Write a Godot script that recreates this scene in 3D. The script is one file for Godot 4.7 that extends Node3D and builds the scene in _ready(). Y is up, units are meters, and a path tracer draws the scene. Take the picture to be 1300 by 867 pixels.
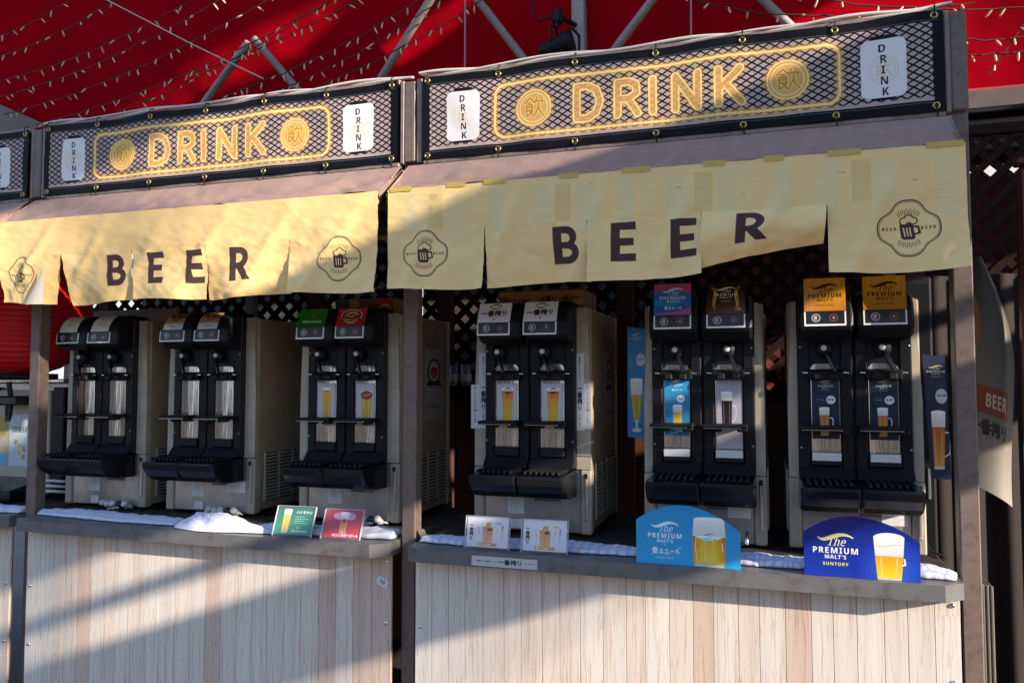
extends Node3D
# A row of beer stalls under a red festival tent, late low sun from the right.

const SUN := Vector3(-0.889, -0.315, -0.325)   # the way the sunlight travels
const PITCH := 1.785                           # from one stall to the next
const TOP := 0.985                             # height of the counter top
var mats := {}
var names := {}
var rng := RandomNumberGenerator.new()
var noise := FastNoiseLite.new()
var mottle: NoiseTexture2D
var grain_normal: NoiseTexture2D
var glyphs := {}

# ---------------------------------------------------------------- mesh building
class MB:
	var st := SurfaceTool.new()
	var t := Transform3D()
	var uvo := Vector2.ZERO
	func _init() -> void:
		st.begin(Mesh.PRIMITIVE_TRIANGLES)
	func v(p: Vector3, uv: Vector2, smooth: int) -> void:
		st.set_smooth_group(smooth)
		st.set_uv(uv + uvo)
		st.add_vertex(t * p)
	# points counter-clockwise seen from outside
	func face(ps: Array, uvs: Array = [], smooth := -1) -> void:
		for i in range(1, ps.size() - 1):
			for k in [0, i + 1, i]:
				v(ps[k], uvs[k] if uvs else Vector2.ZERO, smooth)
	func out(ps: Array, c: Vector3) -> void:   # turned so that it faces away from c, uv in metres
		var n: Vector3 = (ps[1] - ps[0]).cross(ps[2] - ps[0])
		var m := Vector3.ZERO
		for p in ps:
			m += p
		m /= ps.size()
		var q := ps
		if n.dot(m - c) < 0:
			q = ps.duplicate()
			q.reverse()
		n = n.abs()
		var uvs := []
		for p in q:
			uvs.append(Vector2(p.z, -p.y) if n.x > n.y and n.x > n.z else (Vector2(p.x, p.z) if n.y > n.z else Vector2(p.x, -p.y)))
		face(q, uvs)
	func box(c: Vector3, s: Vector3, b := 0.0) -> MB:
		var h := s / 2
		b = minf(b, minf(h.x, minf(h.y, h.z)) * 0.9)
		var g := func(sx, sy, sz, ax):   # the corner's vertex that lies on the face across axis ax
			return c + Vector3(sx * (h.x - (0.0 if ax == 0 else b)), sy * (h.y - (0.0 if ax == 1 else b)), sz * (h.z - (0.0 if ax == 2 else b)))
		for s1 in [-1, 1]:
			out([g.call(s1, -1, -1, 0), g.call(s1, 1, -1, 0), g.call(s1, 1, 1, 0), g.call(s1, -1, 1, 0)], c)
			out([g.call(-1, s1, -1, 1), g.call(1, s1, -1, 1), g.call(1, s1, 1, 1), g.call(-1, s1, 1, 1)], c)
			out([g.call(-1, -1, s1, 2), g.call(1, -1, s1, 2), g.call(1, 1, s1, 2), g.call(-1, 1, s1, 2)], c)
		if b > 0:
			for a in [-1, 1]:
				for d in [-1, 1]:
					out([g.call(a, d, -1, 0), g.call(a, d, 1, 0), g.call(a, d, 1, 1), g.call(a, d, -1, 1)], c)
					out([g.call(a, -1, d, 0), g.call(a, 1, d, 0), g.call(a, 1, d, 2), g.call(a, -1, d, 2)], c)
					out([g.call(-1, a, d, 1), g.call(1, a, d, 1), g.call(1, a, d, 2), g.call(-1, a, d, 2)], c)
					for e in [-1, 1]:
						out([g.call(a, d, e, 0), g.call(a, d, e, 1), g.call(a, d, e, 2)], c)
		return self
	# a profile in (z, y), swept from x0 to x1
	func sweep(poly: PackedVector2Array, x0: float, x1: float, b := 0.0) -> MB:
		if Geometry2D.is_polygon_clockwise(poly):
			poly = poly.duplicate()
			poly.reverse()
		var mid := Vector2.ZERO
		for p in poly:
			mid += p
		mid /= poly.size()
		var inner := PackedVector2Array()
		for p in poly:
			inner.append(p - (p - mid).normalized() * b)
		var rings := [[x0, inner], [x0 + b, poly], [x1 - b, poly], [x1, inner]] if b > 0 else [[x0, poly], [x1, poly]]
		for r in rings.size() - 1:
			for i in poly.size():
				var j := (i + 1) % poly.size()
				var a: PackedVector2Array = rings[r][1]
				var d: PackedVector2Array = rings[r + 1][1]
				var xa: float = rings[r][0]
				var xb: float = rings[r + 1][0]
				face([Vector3(xa, a[i].y, a[i].x), Vector3(xa, a[j].y, a[j].x), Vector3(xb, d[j].y, d[j].x), Vector3(xb, d[i].y, d[i].x)],
					[Vector2(xa, i * 0.1), Vector2(xa, i * 0.1 + 0.1), Vector2(xb, i * 0.1 + 0.1), Vector2(xb, i * 0.1)])
		var tri := Geometry2D.triangulate_polygon(inner if b > 0 else poly)
		var cap: PackedVector2Array = inner if b > 0 else poly
		for i in range(0, tri.size(), 3):
			var l := []
			var r := []
			for k in 3:
				l.append(Vector3(x0, cap[tri[i + k]].y, cap[tri[i + k]].x))
				r.append(Vector3(x1, cap[tri[i + k]].y, cap[tri[i + k]].x))
			out(l, Vector3((x0 + x1) / 2, mid.y, mid.x))
			out(r, Vector3((x0 + x1) / 2, mid.y, mid.x))
		return self
	# an outline in (x, y) with a thickness along z; the front face carries uv over the given rectangle
	func plate(poly: PackedVector2Array, z0: float, z1: float, rect := Rect2(0, 0, 1, 1)) -> MB:
		if Geometry2D.is_polygon_clockwise(poly):
			poly = poly.duplicate()
			poly.reverse()
		var tri := Geometry2D.triangulate_polygon(poly)
		for i in range(0, tri.size(), 3):
			var q := [tri[i], tri[i + 1], tri[i + 2]]
			if (poly[q[1]] - poly[q[0]]).cross(poly[q[2]] - poly[q[0]]) < 0:
				q.reverse()
			var f := []
			var bk := []
			var uv := []
			for k in q:
				f.append(Vector3(poly[k].x, poly[k].y, z1))
				bk.push_front(Vector3(poly[k].x, poly[k].y, z0))
				uv.append(Vector2((poly[k].x - rect.position.x) / rect.size.x, 1.0 - (poly[k].y - rect.position.y) / rect.size.y))
			face(f, uv)
			face(bk)
		for i in poly.size():
			var j := (i + 1) % poly.size()
			face([Vector3(poly[i].x, poly[i].y, z1), Vector3(poly[i].x, poly[i].y, z0), Vector3(poly[j].x, poly[j].y, z0), Vector3(poly[j].x, poly[j].y, z1)])
		return self
	func tube(pts: Array, r: float, n := 8, r2 := -1.0) -> MB:
		var rings := []
		var side := Vector3.ZERO
		for i in pts.size():
			var d: Vector3 = (pts[mini(i + 1, pts.size() - 1)] - pts[maxi(i - 1, 0)]).normalized()
			if side == Vector3.ZERO:
				side = d.cross(Vector3.UP if absf(d.y) < 0.9 else Vector3.RIGHT).normalized()
			side = (side - d * side.dot(d)).normalized()
			var up := d.cross(side)
			var rr := r if r2 < 0 else lerpf(r, r2, float(i) / (pts.size() - 1))
			var ring := []
			for k in n:
				var a := TAU * k / n
				ring.append(pts[i] + (side * cos(a) + up * sin(a)) * rr)
			rings.append(ring)
		for i in rings.size() - 1:
			for k in n:
				var l := (k + 1) % n
				face([rings[i][k], rings[i][l], rings[i + 1][l], rings[i + 1][k]], [], 0)
		var e: Array = rings[0].duplicate()
		e.reverse()
		face(e)
		face(rings[-1])
		return self
	func lathe(prof: Array, n := 16) -> MB:   # (radius, y) from bottom to top
		for i in prof.size() - 1:
			for k in n:
				var a := TAU * k / n
				var b := TAU * (k + 1) / n
				var g := func(p, q): return Vector3(p.x * cos(q), p.y, -p.x * sin(q))
				var ps := [g.call(prof[i], a), g.call(prof[i], b), g.call(prof[i + 1], b), g.call(prof[i + 1], a)]
				var uv := [Vector2(float(k) / n, 1.0 - float(i) / (prof.size() - 1)), Vector2((k + 1.0) / n, 1.0 - float(i) / (prof.size() - 1)), Vector2((k + 1.0) / n, 1.0 - (i + 1.0) / (prof.size() - 1)), Vector2(float(k) / n, 1.0 - (i + 1.0) / (prof.size() - 1))]
				if prof[i].x < 1e-5:
					face([ps[0], ps[2], ps[3]], [uv[0], uv[2], uv[3]], 0)
				elif prof[i + 1].x < 1e-5:
					face([ps[0], ps[1], ps[2]], [uv[0], uv[1], uv[2]], 0)
				else:
					face(ps, uv, 0)
		return self
	func sheet(fn: Callable, nu: int, nv: int, u0 := 0.0, u1 := 1.0, v0 := 0.0, v1 := 1.0, smooth := 0) -> MB:
		var g := []
		for j in nv + 1:
			for i in nu + 1:
				g.append(fn.call(lerpf(u0, u1, float(i) / nu), lerpf(v0, v1, float(j) / nv)))
		for j in nv:
			for i in nu:
				var k := j * (nu + 1) + i
				var ua := lerpf(u0, u1, float(i) / nu)
				var ub := lerpf(u0, u1, float(i + 1) / nu)
				var va := lerpf(v0, v1, float(j) / nv)
				var vb := lerpf(v0, v1, float(j + 1) / nv)
				face([g[k], g[k + nu + 1], g[k + nu + 2], g[k + 1]], [Vector2(ua, va), Vector2(ua, vb), Vector2(ub, vb), Vector2(ub, va)], smooth)
		return self
	func mesh() -> ArrayMesh:
		st.generate_normals()
		return st.commit()

func numbered(s: String) -> String:
	if not names.has(s):
		names[s] = 0
		return s
	names[s] += 1
	return "%s_%03d" % [s, names[s]]

func thing(called: String, label: String, category: String, at := Vector3.ZERO, group := "", turn := 0.0) -> Node3D:
	var o := Node3D.new()
	o.name = numbered(called)
	add_child(o)
	o.position = at
	o.rotation.y = turn
	describe(o, label, category, group)
	return o

func describe(o: Node, label: String, category: String, group := "") -> void:
	o.set_meta("label", label)
	o.set_meta("category", category)
	if group:
		o.set_meta("group", group)

func part(called: String, m: Variant, material: Material, parent: Node, at := Vector3.ZERO) -> MeshInstance3D:
	var o := MeshInstance3D.new()
	o.name = called if parent != self else numbered(called)
	o.mesh = m.mesh() if m is MB else m
	o.material_override = material
	o.position = at
	parent.add_child(o, true)
	return o

func structure(called: String, m: MB, material: Material) -> MeshInstance3D:
	var o := part(called, m, material, self)
	o.set_meta("kind", "structure")
	return o

# ---------------------------------------------------------------- materials
func mat(called: String, lin: Color, rough := 0.6, metal := 0.0, worn := 0.0) -> StandardMaterial3D:
	if mats.has(called):
		return mats[called]
	var m := StandardMaterial3D.new()
	m.resource_name = called
	m.albedo_color = lin.linear_to_srgb()
	m.roughness = rough
	m.metallic = metal
	if worn > 0:
		m.albedo_texture = mottle
		m.uv1_triplanar = true
		m.uv1_world_triplanar = true
		m.uv1_scale = Vector3.ONE * worn
	mats[called] = m
	return m

func printed(called: String, tex: Texture2D, rough := 0.5) -> StandardMaterial3D:
	var m := StandardMaterial3D.new()
	m.resource_name = called
	m.albedo_texture = tex
	m.roughness = rough
	mats[called] = m
	return m

func fabric(m: StandardMaterial3D, through := 0.0, s := 1.0, strength := 0.25) -> StandardMaterial3D:
	if through > 0:
		m.backlight_enabled = true
		m.backlight = Color.WHITE * through
	return m

# ---------------------------------------------------------------- printing: a canvas for flat print
class Cv:
	var im: Image
	var s: int
	var w: int
	var h: int
	var host
	func _init(w_: int, h_: int, bg: Color, host_: Node, s_ := 2) -> void:
		w = w_
		h = h_
		s = s_
		host = host_
		im = Image.create(w * s, h * s, false, Image.FORMAT_RGBA8)
		im.fill(bg)
	func poly(cs: Array, a: Color, b: Variant = null) -> void:
		var ed := []
		var y0 := 1e9
		var y1 := -1e9
		for c in cs:
			for i in c.size():
				var p: Vector2 = c[i] * s
				var q: Vector2 = c[(i + 1) % c.size()] * s
				y0 = minf(y0, p.y)
				y1 = maxf(y1, p.y)
				if p.y != q.y:
					ed.append([p, q] if p.y < q.y else [q, p])
		for y in range(maxi(0, int(y0)), mini(h * s, int(y1) + 1)):
			var yc := y + 0.5
			var xs := []
			for e in ed:
				if e[0].y <= yc and e[1].y > yc:
					xs.append(e[0].x + (e[1].x - e[0].x) * (yc - e[0].y) / (e[1].y - e[0].y))
			xs.sort()
			var col: Color = a if b == null else a.lerp(b, clampf((yc - y0) / (y1 - y0), 0, 1))
			for k in range(0, xs.size() - 1, 2):
				var l := int(round(xs[k]))
				var r := int(round(xs[k + 1]))
				if r > l:
					im.fill_rect(Rect2i(l, y, r - l, 1), col)
	func rect(x: float, y: float, ww: float, hh: float, a: Color, b: Variant = null) -> void:
		poly([PackedVector2Array([Vector2(x, y), Vector2(x + ww, y), Vector2(x + ww, y + hh), Vector2(x, y + hh)])], a, b)
	static func ell(c: Vector2, rx: float, ry: float, n := 40) -> PackedVector2Array:
		var p := PackedVector2Array()
		for i in n:
			p.append(c + Vector2(cos(TAU * i / n) * rx, sin(TAU * i / n) * ry))
		return p
	func oval(x: float, y: float, rx: float, ry: float, a: Color, b: Variant = null) -> void:
		poly([ell(Vector2(x, y), rx, ry)], a, b)
	func ring(x: float, y: float, r: float, th: float, a: Color) -> void:
		poly([ell(Vector2(x, y), r + th / 2, r + th / 2), ell(Vector2(x, y), r - th / 2, r - th / 2)], a)
	static func rr(x: float, y: float, ww: float, hh: float, r: float) -> PackedVector2Array:
		var p := PackedVector2Array()
		for k in 4:
			var c := Vector2(x + (ww - r if k in [0, 3] else r), y + (hh - r if k in [0, 1] else r))
			for i in 9:
				var a := PI / 2 * (k + i / 8.0)
				p.append(c + Vector2(cos(a), sin(a)) * r)
		return p
	func rrect(x: float, y: float, ww: float, hh: float, r: float, a: Color, b: Variant = null) -> void:
		poly([rr(x, y, ww, hh, r)], a, b)
	func line(pts: Array, th: float, a: Color) -> void:
		for i in pts.size():
			poly([ell(pts[i], th / 2, th / 2, 12)], a)
			if i:
				var d: Vector2 = (pts[i] - pts[i - 1]).normalized().orthogonal() * th / 2
				poly([PackedVector2Array([pts[i - 1] + d, pts[i] + d, pts[i] - d, pts[i - 1] - d])], a)
	func bez(p: Array, th: float, a: Color, th2 := -1.0) -> void:   # a swash whose width swells in the middle
		var n := 22
		var up := []
		var dn := []
		for i in n + 1:
			var t := float(i) / n
			var q: Vector2 = p[0].bezier_interpolate(p[1], p[2], p[3], t)
			var d: Vector2 = p[0].bezier_derivative(p[1], p[2], p[3], t).normalized().orthogonal()
			var wd := (th if th2 < 0 else lerpf(th, th2, t)) * (0.25 + 0.75 * sin(PI * t)) / 2
			up.append(q + d * wd)
			dn.push_front(q - d * wd)
		poly([PackedVector2Array(up + dn)], a)
	# baseline at y, capitals cap high; at < 0 right, 0 centred, > 0 left aligned
	func text(t: String, x: float, y: float, cap: float, a: Color, font := 0, sx := 1.0, slant := 0.0, gap := 0.0, align := 0, b: Variant = null) -> float:
		var k := cap / (256 * 0.714)
		var total := 0.0
		for c in t:
			total += host.glyph(c, font)[1] * k * sx + gap
		total -= gap
		var px := x - (total / 2 if align == 0 else (total if align < 0 else 0.0))
		for c in t:
			var g = host.glyph(c, font)
			var cs := []
			for q in g[0]:
				var o := PackedVector2Array()
				for p in q:
					o.append(Vector2(px + p.x * k * sx - p.y * k * slant, y + p.y * k))
				cs.append(o)
			if cs:
				poly(cs, a, b)
			px += g[1] * k * sx + gap
		return total
	func kanji(t: String, x: float, y: float, size: float, th: float, a: Color, down := false, gap := 1.06) -> void:   # brush strokes, x and y the first cell's corner
		for c in t:
			for stroke in host.STROKES.get(c, "1,5 9,5").split("|"):
				var pts := []
				for q in stroke.split(" "):
					var xy = q.split(",")
					pts.append(Vector2(x, y) + Vector2(float(xy[0]), float(xy[1])) * size / 10)
				line(pts, th, a)
			if down:
				y += size * gap
			else:
				x += size * gap
	func tex(squeeze := true) -> ImageTexture:
		if s > 1:
			im.resize(w, h, Image.INTERPOLATE_LANCZOS)
		return ImageTexture.create_from_image(im)

const STROKES := {
	"飲": "3,0.6 0.6,3|3,0.6 5,2.6|2.2,2.9 3.7,2.9|1.5,3.9 4.4,3.9 4.4,6.4 1.5,6.4|1.5,5.1 4.4,5.1|1.5,3.9 1.5,9 3,8.2|4.4,7 3.2,7.7|2.8,6.4 4.9,9.2|6.6,0.6 5.5,3.2|6.2,2.4 9.4,2.4 8.9,3.6|7.4,3.4 7.2,5.5 5.2,9.3|7.3,5.2 8.1,7.4 9.7,9.3",
	"一": "0.6,5 9.4,5",
	"番": "7,0.4 2.6,1.2|2.3,1.9 3.2,2.9|7.6,1.8 6.7,2.9|0.8,3.3 9.2,3.3|5,1 5,6|5,3.5 0.8,6|5,3.5 9.2,6|2.2,6.1 7.8,6.1 7.8,9.5 2.2,9.5 2.2,6.1|2.2,7.8 7.8,7.8|5,6.1 5,9.5",
	"搾": "0.4,2.6 3.7,2.6|2.2,0.5 2.2,9 1.2,8.5|0.4,6.2 3.8,5|6.9,0.3 6.9,1.4|4.4,2.8 4.4,1.5 9.5,1.5 9.3,2.8|6,2.2 4.6,4|7.5,2.2 7.8,3.4 9.3,3.6|5.6,4 4.4,6.4|5.2,5 9.5,5|6.8,5 6.8,9.7|6.8,6.7 9.3,6.7|6.8,8.3 9.3,8.3",
	"り": "2.8,1.2 2.6,5.6 3.7,4.6|7,1 7.2,5 6.6,7.6 4.4,9.4",
	"香": "7,0.5 3,1.2|1,2.6 9,2.6|5,1 5,5|5,2.7 1,5|5,2.7 9,5|2.6,5.4 7.4,5.4 7.4,9.4 2.6,9.4 2.6,5.4|2.6,7.3 7.4,7.3",
	"る": "2.6,1.2 7,1.2 2,6 5,4.6 7.8,6 7.2,8.8 4.6,9.3 4,8 5.6,7.5 6.8,8.6",
	"エ": "1.8,2 8.2,2|5,2 5,8.2|1,8.2 9,8.2", "ー": "1,5 9,4.6", "ル": "3.4,1.5 3.2,5.6 1.2,8.8|5.6,1.2 5.6,8.6 9,6",
	"ビ": "2.2,1.4 2.2,7.6 3,8.6 8,8.6|7.4,3.4 2.2,5|7.6,0.8 8.2,2|9,0.4 9.6,1.6", "ハ": "3.6,2.4 1.2,8|6.2,2 9,8", "イ": "7.6,1 1.6,5.6|5.4,3.6 5.4,9.4",
	"ネ": "5,0.6 5,1.8|1.8,2.6 8,2.6 1.2,7|5,4.6 5,9.5|6.2,5.2 8.8,7", "ケ": "3.4,1 1.2,5|2.4,3.4 9,3.4|6.6,3.4 6,6.6 3.4,9.3", "ン": "1.6,2 4,3.6|1.8,8.8 6,7 9,3",
	"キ": "1.6,3 8.4,2.2|1,6.2 9,5.2|4.4,0.6 6,9.4", "リ": "2.8,1.2 2.8,5.8|7.2,1 7.2,5.4 4,9.2", "ラ": "2.4,1.4 7.8,1.4|1.4,3.8 8.6,3.8 7,7.4 3.4,9.4",
	"ガ": "1.2,3 8,3 7.2,8.8 5.6,8|4.4,0.8 3.8,5 1,9|7.8,0.6 8.4,1.8|9,0.2 9.6,1.4", "生": "3,0.8 1.4,4|2.4,2.6 8.6,2.6|1.8,5.4 8.2,5.4|0.8,9 9.2,9|5,0.6 5,9",
	"お": "1.4,3 6.4,2.6|3.4,0.8 3.4,8.6 1.6,7.6 4,5.6 7.6,5.4 8.2,8 5.6,9.2|7.4,1.6 9,3.2", "い": "1.6,1.8 2,6.6 3.6,8|7.4,2.4 8.8,6", "し": "3,1 3,7.4 5,9 8.4,6.6",
	"と": "3,0.8 4,4.6|8,3 3,6 3,8.4 8.2,9", "こ": "2.2,2.2 7.8,2.4|2,6.6 3,8.4 8.2,8.4", "だ": "1,3 5.6,2.8|3.2,0.8 1.2,9.2|5.4,5 8.6,4.8|5,7.6 8.8,8.8|7.6,0.8 8.2,2|9,0.4 9.6,1.6",
	"け": "1.8,1.2 1.6,6 2.2,8.8|4.2,3.4 9.2,3.4|7,1 7,6 5.4,9.2", "っ": "2.6,5 7,4.4 7.6,7 5,8.8", "て": "1.4,2 8.6,1.6 4.6,4.4 5,7.6 7.8,9", "ま": "2,2.4 8,2.4|2.4,4.8 7.6,4.8|5,0.8 5,8.4 2.6,8.8 2.8,7 8.2,8.8",
	"す": "1,2.6 9,2.6|5.8,0.8 5.8,5.6 4,6 4.6,4.2 5.8,5.6 4.2,9.2", "う": "3.6,1 6.6,1.8|2.2,4.4 6.6,3.4 7.6,5.6 4.6,9.2", "。": "1.4,7.4 3,7.4 3,9 1.4,9 1.4,7.4", "の": "5.4,2.2 4,8 2,7 2.4,3.8 5.6,2 8.6,4.4 8,7.4 5.8,8.8"}

func glyph(c: String, font: int) -> Array:
	var key := c + str(font)
	if not glyphs.has(key):
		var f := SystemFont.new()
		f.font_names = PackedStringArray([["Droid Sans"], ["Droid Sans"], ["Droid Serif"], ["Droid Serif"], ["Droid Sans Mono"]][font])
		f.font_weight = 700 if font in [1, 3] else 400
		var ts := TextServerManager.get_primary_interface()
		var rid := f.get_rids()[0]
		var gi := ts.font_get_glyph_index(rid, 256, c.unicode_at(0), 0)
		var d := ts.font_get_glyph_contours(rid, 256, gi)
		var cs := []
		var from := 0
		for e in d.get("contours", []):
			var o := PackedVector2Array()
			for i in range(from, e + 1):
				o.append(Vector2(d.points[i].x, d.points[i].y))
			from = e + 1
			cs.append(o)
		glyphs[key] = [cs, ts.font_get_glyph_advance(rid, 256, gi).x]
	return glyphs[key]

func C(hex: String) -> Color:
	return Color(hex)

# a beer glass on a printed picture: centre x, top y, width, height, foam share, width at the foot
func draw_glass(cv: Cv, x: float, y: float, w: float, h: float, foam: float, foot: float, a: Color, b: Color, handle := false, belly := 0.0) -> void:
	var half := func(t: float) -> float: return w / 2 * (lerpf(1.0, foot, t) + belly * sin(PI * clampf(t, 0, 1)))
	var cut := func(t0: float, t1: float) -> PackedVector2Array:
		var p := PackedVector2Array()
		for i in 9:
			var t: float = lerpf(t0, t1, i / 8.0)
			p.append(Vector2(x + half.call(t), y + h * t))
		for i in 9:
			var t: float = lerpf(t1, t0, i / 8.0)
			p.append(Vector2(x - half.call(t), y + h * t))
		return p
	if handle:
		cv.line([Vector2(x + w * 0.42, y + h * 0.35), Vector2(x + w * 0.78, y + h * 0.36), Vector2(x + w * 0.84, y + h * 0.5), Vector2(x + w * 0.76, y + h * 0.72), Vector2(x + w * 0.4, y + h * 0.78)], w * 0.1, Color(0.85, 0.87, 0.9))
	cv.poly([cut.call(foam, 0.95)], a, b)
	cv.poly([cut.call(0.95, 1.0)], Color(0.75, 0.76, 0.78))
	cv.poly([cut.call(0.0, foam)], Color(0.97, 0.96, 0.94), Color(0.86, 0.85, 0.84))
	cv.oval(x, y, w / 2, h * 0.035, Color(0.99, 0.99, 0.98))
	for k in [-0.6, 0.55]:
		cv.line([Vector2(x + half.call(foam) * k, y + h * (foam + 0.05)), Vector2(x + half.call(0.9) * k, y + h * 0.9)], w * 0.05, a.lerp(Color.WHITE, 0.45))

# the swash, the script word and the lines of capitals used on several cards and boards
func draw_malts(cv: Cv, x: float, y: float, k: float, swash: Color, script: Color, caps: Color, foot: Variant = null) -> void:
	cv.bez([Vector2(x - 36 * k, y + 6 * k), Vector2(x - 22 * k, y + 26 * k), Vector2(x + 6 * k, y - 16 * k), Vector2(x + 37 * k, y + 7 * k)], 9 * k, swash)
	cv.text("The", x + 1 * k, y + 25 * k, 18 * k, script, 2, 0.85, 0.32)
	cv.text("PREMIUM", x, y + 42 * k, 13 * k, caps, 1, 1.0, 0, 1.5 * k)
	cv.text("MALT'S", x, y + 54 * k, 8.5 * k, caps, 1, 1.0, 0, 0.8 * k)
	if foot != null:
		cv.text("SUNTORY", x, y + 69 * k, 7 * k, foot, 1, 1.1, 0, 0.6 * k)

# ================================================================ the scene
func _ready() -> void:
	rng.seed = 7
	noise.seed = 11
	noise.frequency = 1.0
	var cam := Camera3D.new()
	cam.name = "camera"
	cam.position = Vector3(0, 1.55, 2.6)
	cam.rotation = Vector3(0.05101, 0.31537, 0)
	cam.fov = 46.83
	cam.far = 600
	add_child(cam)
	var we := WorldEnvironment.new()
	we.name = "environment"
	var env := Environment.new()
	var sky := Sky.new()
	var sm := ProceduralSkyMaterial.new()
	sm.sky_top_color = Color(0.42, 0.58, 0.80)
	sm.sky_horizon_color = Color(0.78, 0.83, 0.865)
	sm.sky_curve = 0.3
	sm.ground_horizon_color = Color(0.5, 0.47, 0.44)
	sm.ground_bottom_color = Color(0.3, 0.28, 0.26)
	sm.sun_angle_max = 12.0
	sky.sky_material = sm
	env.background_mode = Environment.BG_SKY
	env.sky = sky
	env.background_energy_multiplier = 0.92
	env.tonemap_mode = Environment.TONE_MAPPER_LINEAR
	env.tonemap_exposure = 2.0
	env.sdfgi_enabled = true
	env.ssao_enabled = true
	env.ssil_enabled = true
	we.environment = env
	add_child(we)
	var sun := DirectionalLight3D.new()
	sun.name = "sun"
	sun.light_energy = 1.6
	sun.light_color = Color(1.0, 0.93, 0.85)
	sun.light_angular_distance = 0.53
	sun.shadow_enabled = true
	sun.look_at_from_position(Vector3.ZERO, SUN, Vector3.UP)
	add_child(sun)

	make_materials()
	make_ground_and_surroundings()
	make_tent()
	make_back_of_stalls()
	for k in 3:
		make_stall(k)
	make_dispensers()
	make_counter_things()
	make_background_things()
	make_lights_and_wires()

func noise_tex(freq: float, lo: float, hi: float, size := 512, octaves := 4) -> NoiseTexture2D:
	var t := NoiseTexture2D.new()
	t.width = size
	t.height = size
	t.seamless = true
	var n := FastNoiseLite.new()
	n.seed = 5
	n.frequency = freq
	n.fractal_octaves = octaves
	t.noise = n
	var g := Gradient.new()
	g.set_color(0, Color(lo, lo, lo))
	g.set_color(1, Color(hi, hi, hi))
	t.color_ramp = g
	return t

func wood_tex() -> ImageTexture:
	var w := 512
	var h := 512
	var im := Image.create(w, h, false, Image.FORMAT_RGB8)
	for x in w:
		var base := noise.get_noise_2d(x * 0.02, 3.0) * 0.05
		var fine := noise.get_noise_2d(x * 0.21, 9.0) * 0.035
		for y in h:
			var f := noise.get_noise_2d(x * 0.13 + noise.get_noise_2d(x * 0.01, y * 0.006) * 1.6, y * 0.0035)
			var d := noise.get_noise_2d(x * 0.26 + 70.0, y * 0.011 + 31.0)
			var v := 0.93 + base + fine * 0.6 + f * 0.035
			var c := Color(v, v * 0.985, v * 0.95)
			if f < -0.22:
				c = c.lerp(Color(0.80, 0.67, 0.58), clampf((-f - 0.22) * 2.2, 0, 0.6))
			if d > 0.46:
				c = c.lerp(Color(0.52, 0.40, 0.35), clampf((d - 0.46) * 4.0, 0, 0.7))
			im.set_pixel(x, y, c)
	return ImageTexture.create_from_image(im)

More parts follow.
